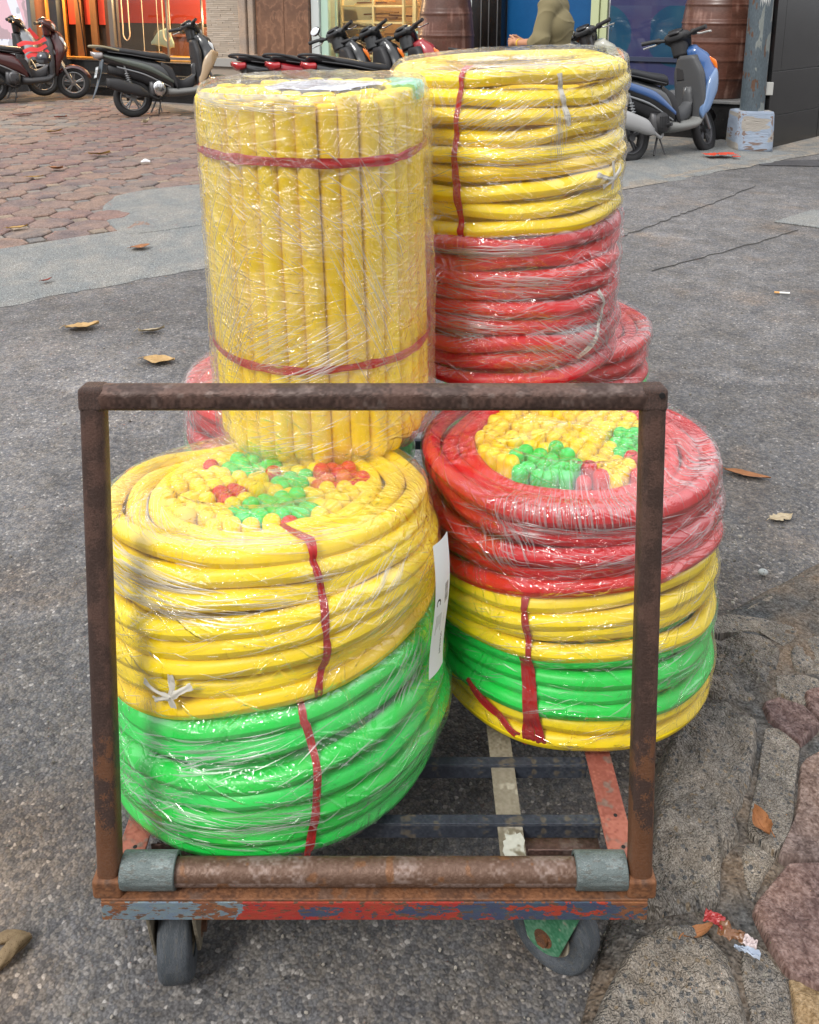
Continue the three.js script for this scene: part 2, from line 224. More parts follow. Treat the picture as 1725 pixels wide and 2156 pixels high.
{
  const walk = thing('pavement'); walk.userData.kind = 'structure';
  seed(21);
  const P = 0.3, cut = 0.088, far = [], list = [];
  const onLine = (x, z) => { const dx = x - E0[0], dz = z - E0[1]; return [dx * eD[0] + dz * eD[1], dx * mD[0] + dz * mD[1]]; };
  const turn = 0.16, ct = Math.cos(turn), stn = Math.sin(turn);
  for (let i = -40; i < 40; i++) for (let j = -40; j < 40; j++) {
    const x0 = -3.5 + (i * ct - j * stn) * P, z0 = -8.5 + (i * stn + j * ct) * P, [a, m] = onLine(x0, z0);
    if (m < 1.0 || m > 10 || a < -9 || a > 3.1) continue;
    if (x0 < -9.5 || z0 < -16.5) continue;
    if (((x0 + 1.75) / 0.62) ** 2 + ((z0 + 7.35) / 0.5) ** 2 < 1 || (a > 0 && a < 0.9 && m < 1.9)) continue;     // mended with plain concrete
    if ((z0 + 16.05) > 0.507 * (x0 + 5.5) && 0) continue;
    list.push([x0, z0]);
  }
  const shapes = [], diamonds = [];
  list.sort((p, q) => q[1] - p[1]);
  const oct = (x0, z0) => { const h = P / 2 - 0.006, c = h - cut + 0.012, jit = () => rr(-0.006, 0.006); return [[-h, -c], [-c, -h], [c, -h], [h, -c], [h, c], [c, h], [-c, h], [-h, c]].map(([x, z]) => { x += jit(); z += jit(); return [x0 + x * ct - z * stn, z0 + x * stn + z * ct]; }); };
  const dia = (x0, z0) => { const h = cut - 0.014; return [[-h, 0], [0, -h], [h, 0], [0, h]].map(([x, z]) => [x0 + x * ct - z * stn, z0 + x * stn + z * ct]); };
  const farBy = paverMats.map(() => []);
  list.forEach(([x0, z0], k) => {
    const g = slab(oct(x0, z0), PAVE - 0.03, PAVE + rr(-0.004, 0.007), 0.007, [rr(-0.02, 0.02), rr(-0.02, 0.02)]), worn = fbm(x0 * 0.8, z0 * 0.8, 3, 91), mi = clamp(Math.floor((worn - 0.25) * 9 + rr(-1.2, 1.2)), 0, 5);
    if (k < 250) part('paver', g, paverMats[mi], walk); else farBy[mi].push(g);
    const d = slab(dia(x0 + (ct - stn) * P / 2, z0 + (stn + ct) * P / 2), PAVE - 0.03, PAVE - rr(0.001, 0.008), 0.004), dm = rnd() < 0.5 ? 5 : 4;
    if (k < 40) part('small_paver', d, paverMats[dm], walk); else farBy[dm].push(d);
  });
  farBy.forEach((l, k) => { if (l.length) tag(part('distant_pavers', merge(l), paverMats[k], walk), null, null, null, 'stuff'); });
  struct('mended_concrete', orient2up(lumpy(Array.from({ length: 24 }, (_, k) => { const t = k / 24 * TAU, r = 1 + 0.14 * (hash(k, 9) - 0.5); return [-1.7 + 0.74 * r * Math.cos(t), -7.33 + 0.6 * r * Math.sin(t)]; }), 0.02, PAVE - 0.012, 0.02, 0.003, 5, 80, 16)), M.concrete);
  struct('mended_concrete', orient2up(lumpy([kerbXZ(-0.15, 0.9), kerbXZ(1.2, 0.9), kerbXZ(1.2, 2.0), kerbXZ(0.1, 2.0)], 0.02, PAVE - 0.016, 0.02, 0.003, 15, 80, 16)), M.concrete);
}
// ---------------------------------------------------------------- near kerb on the right: rough stones, worn pavers, dirt between
{
  const f = 1950, th = 13.8 * PI / 180, Zs = [[1600, 1400]];
  const at = (zx, zy, h) => { const u = ((1600 + zx / 1.859) * 0.8423 - 862) / f, v = ((1400 + zy / 1.859) * 0.8423 - 479) / f, d = [u, -Math.sin(th) - v * Math.cos(th), -Math.cos(th) + v * Math.sin(th)], t = (h - 1.63) / d[1]; return [d[0] * t, d[2] * t]; };
  const grow = (P, d) => { const cx = P.reduce((q, p) => q + p[0], 0) / P.length, cz = P.reduce((q, p) => q + p[1], 0) / P.length; return P.map(([x, z]) => { const L = Math.hypot(x - cx, z - cz); return [x + (x - cx) / L * d, z + (z - cz) / L * d]; }); };
  const poly = (l, h) => l.map(([a, b]) => at(a, b, h));
  const bed = gridGeo(90, 90, (i, j) => { const a = i / 90, b = j / 90, zz = -0.6 - 3.0 * b, edge = (zz > -2.17 ? 0.27 + (-zz - 1.15) * 0.53 : 0.81 + (-2.17 - zz) * 1.5) + 0.03 * (fbm(zz * 9, 1, 3, 3) - 0.5), x = edge + a ** 1.5 * 4; return { p: [x, a === 0 ? -0.004 : 0.034 * sst(a, 0, 0.1) + 0.014 * (fbm(x * 14, zz * 14, 3, 44) - 0.5) + 0.006, zz], uv: [x, zz] }; });
  struct('pavement_soil', orient2up(bed), M.soil);
  const kerb = thing('kerb'); kerb.userData.kind = 'structure';
  const K = (l, h, r, ro, s, lab) => part('kerb_stone', orient2up(lumpy(grow(poly(l, h * 0.6), 0.008), -0.01, h * 0.8 + 0.01, r * 0.6, ro * 1.15, s, 150, 46)), M.kerbStone, kerb, lab);
  K([[285, 325], [400, 262], [560, 276], [740, 325], [722, 390], [668, 418], [600, 368], [480, 348], [350, 362]], 0.055, 0.03, 0.004, 3);
  K([[280, 385], [350, 368], [480, 356], [600, 378], [652, 432], [638, 520], [600, 600], [520, 676], [430, 660], [330, 650], [240, 600]], 0.06, 0.05, 0.018, 7);
  K([[235, 725], [300, 672], [400, 668], [470, 722], [543, 745], [543, 900], [518, 1050], [488, 1150], [453, 1190], [462, 1300], [380, 1400], [368, 1600], [270, 1620], [60, 1650], [-30, 1620], [40, 1300], [90, 900]], 0.075, 0.07, 0.014, 13);
  K([[-250, 2300], [-160, 1990], [-20, 1760], [100, 1695], [250, 1685], [330, 1745], [418, 1825], [438, 1900], [468, 2000], [500, 2300]], 0.075, 0.07, 0.012, 19);
  K([[480, 250], [700, 125], [833, 35], [1400, -220], [1500, 20], [960, 270], [833, 310], [740, 322], [560, 272]], 0.04, 0.05, 0.01, 29);
  const walk = thing('near_pavement'); walk.userData.kind = 'structure';
  const Q = (l, h, mi, s, mat) => part('paver', orient2up(lumpy(grow(poly(l, h * 0.7), 0.007), 0.0, h * 0.85, 0.01, 0.006, s, 100, 26)), mat ?? paverNear[mi], walk);
  Q([[582, 795], [640, 795], [738, 872], [732, 955], [712, 1180], [688, 1290], [632, 1368], [552, 1318], [500, 1262], [515, 1150], [550, 1000], [564, 880]], 0.062, 2, 33, M.kerbStone);
  Q([[748, 965], [833, 905], [960, 900], [1300, 980], [1200, 1405], [833, 1408], [692, 1408], [645, 1378], [722, 1200]], 0.064, 1, 37);
  Q([[575, 682], [640, 658], [758, 692], [830, 772], [745, 860], [700, 835], [604, 752]], 0.06, 0, 41);
  Q([[632, 550], [758, 540], [828, 562], [830, 598], [772, 622], [778, 678], [690, 648], [640, 636]], 0.055, 2, 43, M.kerbStone);
  Q([[702, 432], [762, 372], [960, 332], [1300, 260], [1400, 480], [960, 515], [820, 528], [722, 516]], 0.055, 2, 47, M.kerbStone);
  Q([[532, 1640], [562, 1572], [690, 1432], [833, 1424], [1000, 1428], [1150, 1560], [1160, 1850], [1020, 2010], [833, 2008], [682, 1920], [602, 1790]], 0.066, 0, 53);
  Q([[484, 1345], [520, 1325], [608, 1375], [628, 1402], [545, 1555], [520, 1596], [484, 1500], [474, 1400]], 0.05, 2, 59, M.kerbStone);
  Q([[484, 1806], [558, 1802], [636, 1902], [686, 1992], [705, 2300], [560, 2300], [486, 2000], [474, 1900]], 0.055, 2, 61, M.kerbStone);
  Q([[694, 1965], [758, 1985], [833, 2024], [1100, 2060], [1100, 2300], [740, 2300], [722, 2120]], 0.056, 3, 67);
  Q([[772, 626], [833, 604], [1100, 560], [1250, 700], [960, 760], [838, 762], [782, 690]], 0.06, 0, 71);
  // loose grit along the gutter and over the road
  seed(77);
  const chip = new THREE.IcosahedronGeometry(1, 0), im = new THREE.InstancedMesh(chip, std({ color: lin(0.2, 0.19, 0.175), roughness: 0.9 }), 5200), mt = new THREE.Matrix4(), col = new THREE.Color();
  for (let k = 0; k < 5200; k++) {
    const near = k < 3400, z = near ? -1 - 1.6 * rnd() : -1 - 4 * rnd() ** 1.4, x = near ? 0.27 + (-z - 1.15) * 0.46 + rr(-0.3, 0.55) * rnd() : rr(-1.6, 1.9), r = rr(0.0012, 0.0034) * (rnd() < 0.06 ? 1.9 : 1), inGut = near && x > 0.34 + (-z - 1.15) * 0.44;
    mt.compose(V(x, inGut ? 0.026 : 0.002, z), new THREE.Quaternion().setFromEuler(new THREE.Euler(rnd() * 6, rnd() * 6, 0)), V(r, r * 0.7, r * rr(0.7, 1.4))); im.setMatrixAt(k, mt); const g = rr(0.5, 1.5); im.setColorAt(k, col.setRGB(g, g * 0.97, g * 0.92));
  }
  im.name = 'gravel'; im.userData.kind = 'stuff'; scene.add(im);
  // long cracks in the far lane
  const crack = (pts, w) => { const P = []; for (let k = 0; k < pts.length - 1; k++) for (let s = 0; s < 10; s++) { const t = s / 10; P.push([lerp(pts[k][0], pts[k + 1][0], t) + rr(-0.015, 0.015), lerp(pts[k][1], pts[k + 1][1], t) + rr(-0.015, 0.015)]); } return P.slice(0, -1).map((p, i) => { const q = P[i + 1], ww = w * rr(0.5, 1.3); return slab([[p[0], p[1] - ww], [q[0], q[1] - ww], [q[0], q[1] + ww], [p[0], p[1] + ww]], 0.001, 0.0075, 0.0005); }); };
  struct('road_crack', merge([...crack([[1.5, -6.35], [1.9, -6.8], [2.22, -7.17], [2.49, -7.44], [3.2, -8.3]], 0.0022), ...crack([[1.5, -5.5], [2.3, -6.1], [2.9, -6.6]], 0.0016)]), std({ color: lin(0.075, 0.072, 0.068), roughness: 1 }));
  struct('road_patch', slab([[2.05, -6.0], [2.5, -6.4], [3.4, -6.3], [3.3, -5.7], [2.4, -5.75]].map(([x, z]) => [x + 0.7, z - 0.8]), 0.001, 0.0078, 0.001), M.concrete);
}

// ---------------------------------------------------------------- handcart
{
  const rustTex = (a, b, c, s, wear) => colorTex(320, 320, (u, v) => { const n = fbm(u * 8, v * 8, 4, s, 8), f = vnoise(u * 110, v * 110, s + 2, 110), t = sst(n + 0.25 * (f - 0.5), 0.38, 0.68), p = sst(fbm(u * 22, v * 22, 3, s + 5, 22), 0.62, 0.75) * wear; return [0, 1, 2].map((k) => lerp(lerp(a[k], b[k], t), c[k], p) + 0.07 * (f - 0.5)); }, 1 / 0.45);
  const rustBump = valueTex(512, 512, (u, v) => 0.6 * fbm(u * 20, v * 20, 4, 3, 20) + 0.3 * vnoise(u * 140, v * 140, 8, 140), 1 / 0.3);
  const rustRough = valueTex(256, 256, (u, v) => 0.38 + 0.35 * fbm(u * 9, v * 9, 4, 5, 9), 1 / 0.3);
  const upright = std({ map: colorTex(256, 1024, (u, v, i, j) => { const n = fbm(u * 6, v * 26, 5, 3, 0), f = vnoise(i * 0.6, j * 0.6, 2), low = n + 0.25 * (f - 0.5) + 0.55 * (1 - v / 0.34) > 0.62 && v < 0.5 ? 1 : 0, t = sst(n + 0.25 * (f - 0.5), 0.38, 0.68), a = [0.27, 0.21, 0.19], b = [0.35, 0.265, 0.235], c = [0.47, 0.3, 0.18]; return [0, 1, 2].map((k) => lerp(lerp(a[k], b[k], t), lerp(c[k], b[k], 0.5 * f), low * 0.75) + 0.06 * (f - 0.5)); }, 1 / 0.13, 1 / 0.82), roughness: 0.5, metalness: 0.3, bumpMap: rustBump, bumpScale: 0.0012 });
  const bare = std({ map: rustTex([0.27, 0.21, 0.19], [0.35, 0.265, 0.235], [0.45, 0.4, 0.38], 5, 0.55), roughness: 1, roughnessMap: rustRough, metalness: 0.35, bumpMap: rustBump, bumpScale: 0.0012 });
  const orange = std({ map: rustTex([0.35, 0.235, 0.165], [0.45, 0.29, 0.18], [0.36, 0.28, 0.24], 15, 0.7), roughness: 0.75, metalness: 0.1, bumpMap: rustBump, bumpScale: 0.0016 });
  const pipe = std({ map: rustTex([0.38, 0.29, 0.24], [0.5, 0.43, 0.4], [0.45, 0.3, 0.19], 25, 0.8), roughness: 1, roughnessMap: rustRough, metalness: 0.35, bumpMap: rustBump, bumpScale: 0.0012 });
  const zinc = std({ map: rustTex([0.4, 0.44, 0.44], [0.48, 0.52, 0.52], [0.36, 0.33, 0.3], 35, 0.35), roughness: 1, roughnessMap: rustRough, metalness: 0.5, bumpMap: rustBump, bumpScale: 0.001 });
  const oldRed = std({ map: rustTex([0.5, 0.27, 0.22], [0.58, 0.34, 0.28], [0.4, 0.36, 0.33], 45, 0.7), roughness: 0.7, bumpMap: rustBump, bumpScale: 0.0008 });
  const oldBlue = std({ map: rustTex([0.15, 0.17, 0.21], [0.2, 0.213, 0.24], [0.32, 0.29, 0.25], 55, 0.9), roughness: 0.65, bumpMap: rustBump, bumpScale: 0.001 });
  const drab = std({ map: rustTex([0.4, 0.37, 0.31], [0.47, 0.44, 0.38], [0.68, 0.66, 0.6], 65, 0.6), roughness: 0.75, bumpMap: rustBump, bumpScale: 0.001 });
  const rubber = std({ map: rustTex([0.24, 0.265, 0.29], [0.29, 0.31, 0.335], [0.36, 0.35, 0.33], 75, 0.5), roughness: 0.75, bumpMap: rustBump, bumpScale: 0.0008 });
  const greenPaint = std({ map: rustTex([0.2, 0.43, 0.31], [0.33, 0.5, 0.4], [0.52, 0.54, 0.47], 85, 0.9), roughness: 0.6, bumpMap: rustBump, bumpScale: 0.001 });
  // flaking red over blue over rust, laid out along the front rail
  const railMap = colorTex(2048, 96, (u, v, i, j) => {
    const x0 = u, x = u + 0.03 * (fbm(u * 40, v * 4, 4, 57) - 0.5), n = fbm(x0 * 34, v * 3, 5, 7), m = fbm(x0 * 70 + 5, v * 6, 4, 17), f = vnoise(i * 0.7, j * 0.7, 4) - 0.5, hf = 0.16 * (fbm(i * 0.12, j * 0.16, 3, 41) - 0.5);
    const rust = [0.5 + 0.18 * (m - 0.5), 0.315 + 0.14 * (m - 0.5), 0.2], blue = x < 0.28 ? [0.43 + 0.1 * (m - 0.5), 0.5 + 0.1 * (m - 0.5), 0.545] : [0.235, 0.285 + 0.1 * (m - 0.5), 0.375], red = [0.62 + 0.14 * (m - 0.5), 0.2 + 0.12 * (n - 0.5), 0.145];
    let c = rust; const ends = sst(x, 0.02, 0.075) * (1 - sst(x, 0.9, 1.0));
    if (n * 0.6 + m * 0.4 + hf + 0.34 * ends > 0.56 + (v > 0.86 || v < 0.05 ? 0.16 : 0) + (Math.hypot((x - 0.205) / 0.045, (v - 0.3) / 0.6) < 1 ? 0.3 : 0)) c = blue;
    const redIn = sst(x, 0.248, 0.256) * (1 - sst(x, 0.63, 0.72));
    const patch = Math.hypot((x - 0.40) / 0.045, (v - 0.5) / 0.3) < 0.6 + m * 0.8 || Math.hypot((x - 0.585) / 0.06, (v - 0.55) / 0.45) < 0.35 + m ? 0.22 : 0;
    if (n * 0.5 + m * 0.5 + hf * 1.3 + redIn * 0.45 > 0.78 + patch * 1.1 && x > 0.245) c = red;
    if (x > 0.66 && n + hf > 0.58 && m > 0.42 && x < 0.985) c = red;
    const grime = fbm(x0 * 90, v * 9, 4, 83) + hf; if (grime > 0.7) c = [0.36, 0.27, 0.21]; else if (grime > 0.64) c = c.map((q, k) => lerp(q, rust[k], 0.5));
    return c.map((q) => q + 0.06 * f);
  });
  const railPaint = std({ map: railMap, roughness: 0.6, bumpMap: rustBump, bumpScale: 0.001 });
  const cart = thing('handcart', 'rusty steel platform handcart with a tube push handle, carrying the plastic bundles', 'handcart', [-0.055, 0, -1.17]);
  const o = [-0.055, 0, -1.17], L = (g) => g.translate(-o[0], -o[1], -o[2]);
  const P = (n, g, m, par = cart, lab) => part(n, L(Array.isArray(g) ? merge(g) : g), m, par, lab);
  // push handle: two uprights and a crossbar, mitred, leaning a little towards the load
  const yb = 0.262, yt = 1.064, zb = -1.178, zt = -1.262, xl = -0.474, xr = 0.364, xlt = -0.4635, xrt = 0.357;
  const bar = (a, b, w, d) => { // oval tube with softly squared section
    const st = [0, 0.5, 1].map((t) => V(...a).lerp(V(...b), t)), dir = V(...b).sub(V(...a)).normalize(), q = new THREE.Quaternion().setFromUnitVectors(V(0, 1, 0), dir), n = 28, len = V(...a).distanceTo(V(...b));
    return gridGeo(n, 2, (i, j) => { const t = i / n * TAU, c = Math.cos(t), s = Math.sin(t), e = 2 / 3, p = V(w * Math.sign(c) * Math.abs(c) ** e, 0, d * Math.sign(s) * Math.abs(s) ** e).applyQuaternion(q).add(st[j]); return { p: p.toArray(), uv: [i / n * 0.13, j / 2 * len] }; }, true);
  };
  const up1 = P('upright', orient(bar([xl, yb, zb], [xlt, yt + 0.006, zt], 0.0185, 0.0185)), upright), up2 = P('upright', orient(bar([xr, yb, zb], [xrt, yt + 0.006, zt], 0.0185, 0.0185)), upright);
  P('crossbar', [orient(bar([xlt + 0.01, yt, zt], [xrt - 0.01, yt, zt], 0.018, 0.0195))], bare);
  for (const x of [xlt, xrt]) P('corner', [place(new RoundedBoxGeometry(0.0378, 0.0378, 0.0395, 4, 0.008), x, yt, zt, -0.1)], bare);
  P('corner_hole', rod([xrt + 0.008, yt + 0.011, zt + 0.0195], [xrt + 0.008, yt + 0.011, zt + 0.0218], 0.0045, 0.0045, 14), std({ color: lin(0.01, 0.008, 0.008), roughness: 1 }));
  for (const x of [xl, xr]) P('post_foot', [span(x - 0.023, x + 0.023, 0.2595, 0.295, zb - 0.021, zb + 0.02, 0.006)], orange);
  // front rail: angle iron with chipped paint, ledge on top, torn end
  const rail = span(-0.484, 0.374, 0.222, 0.2572, -1.162, -1.1565, 0.002); { const p = rail.attributes.position, uv = rail.attributes.uv; for (let i = 0; i < p.count; i++) uv.setXY(i, (p.getX(i) + 0.484) / 0.858, (p.getY(i) - 0.222) / 0.0352); }
  P('front_rail', rail, railPaint, cart, 'front rail with chipped red and blue paint');
  P('rail_ledge', [span(-0.484, 0.374, 0.2575, 0.2625, -1.21, -1.1572, 0.002)], orange);
  P('pivot_pipe', rod([-0.40, 0.284, -1.186], [0.29, 0.284, -1.186], 0.0208, 0.0208, 32), pipe);
  for (const [a, b] of [[-0.455, -0.369], [0.262, 0.343]]) {
    const m = P('sleeve', [place(lathe([[0.0216, -(b - a) / 2], [0.0268, -(b - a) / 2], [0.0275, -(b - a) / 2 + 0.0015], [0.0275, (b - a) / 2 - 0.0015], [0.0268, (b - a) / 2], [0.0216, (b - a) / 2]], 36), (a + b) / 2, 0.287, -1.186, 0, 0, PI / 2)], zinc, cart, 'grey galvanised sleeve');
    P('sleeve_hole', rod([(a + b) / 2 + 0.006, 0.2665, -1.168], [(a + b) / 2 + 0.006, 0.2655, -1.1668], 0.0045, 0.0045, 12), std({ color: lin(0.05, 0.025, 0.015), roughness: 1 }), m);
  }
  // deck: side rails, cross angles, one long strap
  for (const [a, b] of [[-0.487, -0.441], [0.331, 0.378]]) { P('side_rail', [span(a, b, 0.2475, 0.2515, -2.75, -1.211, 0.002), span(a < 0 ? a : b - 0.004, a < 0 ? a + 0.004 : b, 0.212, 0.2472, -2.75, -1.211, 0.002)], oldRed); for (const z of [-1.26, -1.322]) P('bolt_hole', rod([(a + b) / 2 + 0.004, 0.2514, z], [(a + b) / 2 + 0.004, 0.2519, z], 0.0035, 0.0035, 12), std({ color: lin(0.01, 0.01, 0.01), roughness: 1 })); }
  for (const z of [-1.309, -1.436, -1.75, -2.05, -2.4, -2.74]) P('crossbar', [span(-0.4405, 0.3305, 0.243, 0.2465, z - 0.02, z, 0.0015), span(-0.4405, 0.3305, 0.216, 0.2428, z - 0.0035, z - 0.0003, 0.0015)], oldBlue);
  P('caster_plate', [span(0.2, 0.33, 0.2, 0.206, -1.33, -1.2, 0.002), span(0.2, 0.33, 0.2065, 0.236, -1.272, -1.268, 0.002)], bare);
  P('caster_plate', [span(-0.44, -0.28, 0.2, 0.206, -1.33, -1.2, 0.002), span(-0.44, -0.28, 0.2065, 0.236, -1.282, -1.278, 0.002)], bare);
  P('long_strap', [span(0.152, 0.196, 0.236, 0.2405, -2.72, -1.213, 0.0015)], drab);
  P('long_strap', [span(-0.3, -0.256, 0.236, 0.2405, -2.72, -1.213, 0.0015)], drab);
  const flake = Array.from({ length: 26 }, (_, k) => { const t = k / 26 * TAU, r = 1 + 0.5 * (hash(k, 3) - 0.5); return [0.176 + 0.017 * r * Math.cos(t), -1.272 + 0.035 * r * Math.sin(t)]; });
  P('paint_remnant', slab(flake, 0.2403, 0.2413, 0.0004), std({ map: rustTex([0.66, 0.66, 0.62], [0.72, 0.72, 0.68], [0.4, 0.37, 0.3], 95, 1), roughness: 0.7 }));
  // casters: swivel fork, hub, tyre
  const caster = (x, z, turn, r, w, forkMat, lab) => {
    const c = thing2('caster', cart, [x - o[0], 0, z - o[2]], turn, lab), top = 0.2;
    const tyre = place(lathe([[r * 0.55, -w / 2], [r * 0.9, -w / 2], [r * 0.985, -w * 0.36], [r, -w * 0.12], [r, w * 0.12], [r * 0.985, w * 0.36], [r * 0.9, w / 2], [r * 0.55, w / 2], [r * 0.55, -w / 2]], 48), 0, r, 0, 0, 0, PI / 2);
    part('tyre', tyre, rubber, c);
    part('hub', [rod([-w * 0.44, r, 0], [w * 0.44, r, 0], r * 0.57, r * 0.57, 32), rod([-w * 0.52, r, 0], [w * 0.52, r, 0], r * 0.28, r * 0.28, 24)], drab, c);
    const leg = (s) => { const sh = new THREE.Shape(); sh.moveTo(-0.07, top - r - 0.012); sh.lineTo(0.07, top - r - 0.012); sh.lineTo(0.058, top - r - 0.045); sh.lineTo(0.03, -0.018); sh.quadraticCurveTo(0, -0.04, -0.03, -0.016); sh.lineTo(-0.058, top - r - 0.05); sh.closePath(); const g = new THREE.ExtrudeGeometry(sh, { depth: 0.004, bevelEnabled: true, bevelSize: 0.001, bevelThickness: 0.001, bevelSegments: 1 }); return place(uvMetres(g), s * (w / 2 + 0.007) - (s > 0 ? 0 : 0.004), r, 0.0, 0, PI / 2, 0); };
    part('fork', [leg(1), leg(-1), span(-w / 2 - 0.01, w / 2 + 0.01, top - 0.016, top - 0.011, -0.062, 0.062, 0.002), rod([0, top - 0.012, 0], [0, top + 0.002, 0], 0.035, 0.035, 28)], forkMat, c);
    part('axle_bolt', [rod([-w / 2 - 0.02, r, 0], [w / 2 + 0.02, r, 0], 0.011, 0.011, 6), rod([-w / 2 - 0.0125, r, 0], [w / 2 + 0.0125, r, 0], 0.017, 0.017, 20)], orange, c);
    return c;
  };
  caster(-0.397, -1.262, 0.12, 0.078, 0.054, drab, 'front left caster with grey tyre');
  caster(0.25, -1.27, 0.9, 0.08, 0.05, greenPaint, 'front right caster with worn green fork');
  caster(-0.38, -2.62, 0.3, 0.078, 0.05, drab); caster(0.27, -2.62, -0.2, 0.078, 0.05, drab);
}
function thing2(name, parent, pos, turn = 0, label) { const g = new THREE.Group(); g.name = name; g.position.set(...pos); g.rotation.y = turn; parent.add(g); if (label) g.userData.label = label; return g; }

// ---------------------------------------------------------------- wrapped bundles of plastic hoops and rods
const filmBump = (() => { // creases of tight stretch film: long thin ridges, crossing bundles of them, fine crumple
  const n = 1024, H = new Float32Array(n * n); seed(5);
  const stroke = (x, y, ang, len, w, amp, bend) => { let a = ang; for (let t = 0; t < len; t++) { const k = Math.sin(PI * t / len), r = Math.ceil(w * 2.2); a += bend; x += Math.cos(a); y += Math.sin(a); const c = -Math.sin(a), s = Math.cos(a); for (let q = -r; q <= r; q++) { const ix = ((Math.round(x + c * q) % n) + n) % n, iy = ((Math.round(y + s * q) % n) + n) % n, h = amp * k * Math.exp(-(q * q) / (w * w)), o = iy * n + ix; if (Math.abs(h) > Math.abs(H[o])) H[o] = h; } } };
  for (let k = 0; k < 420; k++) stroke(rnd() * n, rnd() * n, rr(-0.5, 0.35) + (rnd() < 0.25 ? rr(-1, 1) : 0), rr(16, 80), rr(1.6, 3.4), rr(0.15, 0.6) * (rnd() < 0.8 ? 1 : -1), rr(-0.012, 0.012));
  for (let c = 0; c < 46; c++) { const x = rnd() * n, y = rnd() * n, a = rr(-1.4, 1.4), m = 4 + rnd() * 9; for (let k = 0; k < m; k++) stroke(x + rr(-70, 70), y + rr(-70, 70), a + rr(-0.12, 0.12), rr(60, 240), rr(2, 5), rr(0.3, 1), rr(-0.003, 0.003)); }
  const fine = H.slice(); H.fill(0);
  for (let k = 0; k < 80; k++) stroke(rnd() * n, rnd() * n, rr(-0.25, 0.15), rr(200, 420), rr(2.5, 6), rr(0.4, 1), rr(-0.002, 0.002));
  for (let c = 0; c < 16; c++) { const x = rnd() * n, y = rnd() * n, a = rr(0.5, 1.3) * (rnd() < 0.6 ? -1 : 1), m = 3 + rnd() * 5; for (let k = 0; k < m; k++) stroke(x + rr(-50, 50), y + rr(-50, 50), a + rr(-0.1, 0.1), rr(140, 380), rr(2.5, 5), rr(0.5, 1), rr(-0.002, 0.002)); }
  const Hl = H.slice(); H.set(fine);
  const W = worley(n, 26, 91), Wt = worley(n, 64, 95); // flat facets of crumpled film, each tipped its own way
  const facet = (w, o, c) => { const id = w.ID[o]; return c * (w.F1[o] - 0.45) * Math.sin(id * 40) + c * 0.6 * Math.cos(id * 77) * Math.min(0.4, w.F2[o] - w.F1[o]); };
  return valueTex(n, n, (u, v, i, j) => { const o = j * n + i, m = sst(fbm(u * 4, v * 4, 3, 33, 4), 0.5, 0.66), m2 = sst(fbm(u * 5, v * 5, 3, 39, 5), 0.53, 0.66); return 0.45 + 0.5 * Hl[o] + 0.42 * H[o] * (0.12 + 0.88 * m) + facet(W, o, 0.9) * m + facet(Wt, o, 0.42) * m2; }, 1 / 0.5);
})();
const filmRough = valueTex(512, 512, (u, v) => { const a = fbm(u * 7, v * 9, 5, 61, 0), b = fbm(u * 26, v * 34, 3, 65); return 0.03 + 0.2 * sst(a + 0.35 * (b - 0.5), 0.52, 0.7); }, 1 / 0.63);
// where the layers of wrap overlap it is cloudier, in drawn-out patches
const filmCloud = valueTex(512, 512, (u, v) => { const a = fbm(u * 6 + 2 * v, v * 11, 5, 81, 0), b = fbm(u * 50, v * 70, 2, 85); return 1 - 0.045 * sst(a + 0.22 * (b - 0.5), 0.46, 0.7); }, 1 / 0.9);
const film = (ior, bump, turn = 0, clear = 1) => { const b = filmBump.clone(); b.rotation = turn; b.needsUpdate = true; return phys({ color: lin(0.99, 0.99, 0.99), transmission: clear, transmissionMap: filmCloud, thickness: 0, ior, roughness: 1, roughnessMap: filmRough, bumpMap: b, bumpScale: bump, side: THREE.DoubleSide }); };
const filmMats = [film(2.0, 0.007), film(2.0, 0.007, 0.5), film(2.0, 0.008, -0.9), film(1.5, 0.009, 0.3, 0.965), film(1.45, 0.009, 0.3, 1)];
const plastic = (r, g, b) => phys({ color: lin(r, g, b), roughness: 0.42, specularIntensity: 0.9 });
const Y = [plastic(0.9, 0.68, 0.006), plastic(0.88, 0.65, 0.005), plastic(0.92, 0.71, 0.008), plastic(0.87, 0.62, 0.006)];
const G = [plastic(0.012, 0.62, 0.075), plastic(0.01, 0.56, 0.06), plastic(0.02, 0.66, 0.1)];
const Rd = [plastic(0.6, 0.009, 0.012), plastic(0.54, 0.007, 0.014), plastic(0.62, 0.012, 0.01)];
const Or = [plastic(0.62, 0.12, 0.03)];
const twine = phys({ color: lin(0.4, 0.02, 0.02), roughness: 0.45 }), twineWhite = phys({ color: lin(0.55, 0.53, 0.47), roughness: 0.5 });
const pick = (a) => a[Math.floor(rnd() * a.length)];
const r0 = 0.0184;                                                               // tube radius

// a stack is a list of keys [height, x, z, radius, roll, pitch]; roll lifts its right side, pitch its front
const stackAt = (keys, h) => { let i = 0; while (i < keys.length - 2 && h > keys[i + 1][0]) i++; const A = keys[i], B = keys[i + 1], t = clamp((h - A[0]) / (B[0] - A[0]), -0.3, 1.3); return A.map((a, k) => lerp(a, B[k], t)); };
const onStack = (keys, th, h, dr = 0, dh = 0) => { const k = stackAt(keys, h), R = k[3] + dr, c = Math.cos(th), s = Math.sin(th); return [k[1] + R * c, h + dh + k[4] * R * c + k[5] * R * s, k[2] + R * s]; };
const wob = (t, f, q, sd) => vnoise(Math.cos(t) * f + 9, Math.sin(t) * f + sd * 3.7, q) - 0.5, wobR = (t, sd) => 0.014 * wob(t, 1.9, 3, sd), wobH = (t, sd) => 0.02 * wob(t, 1.9, 8, sd);
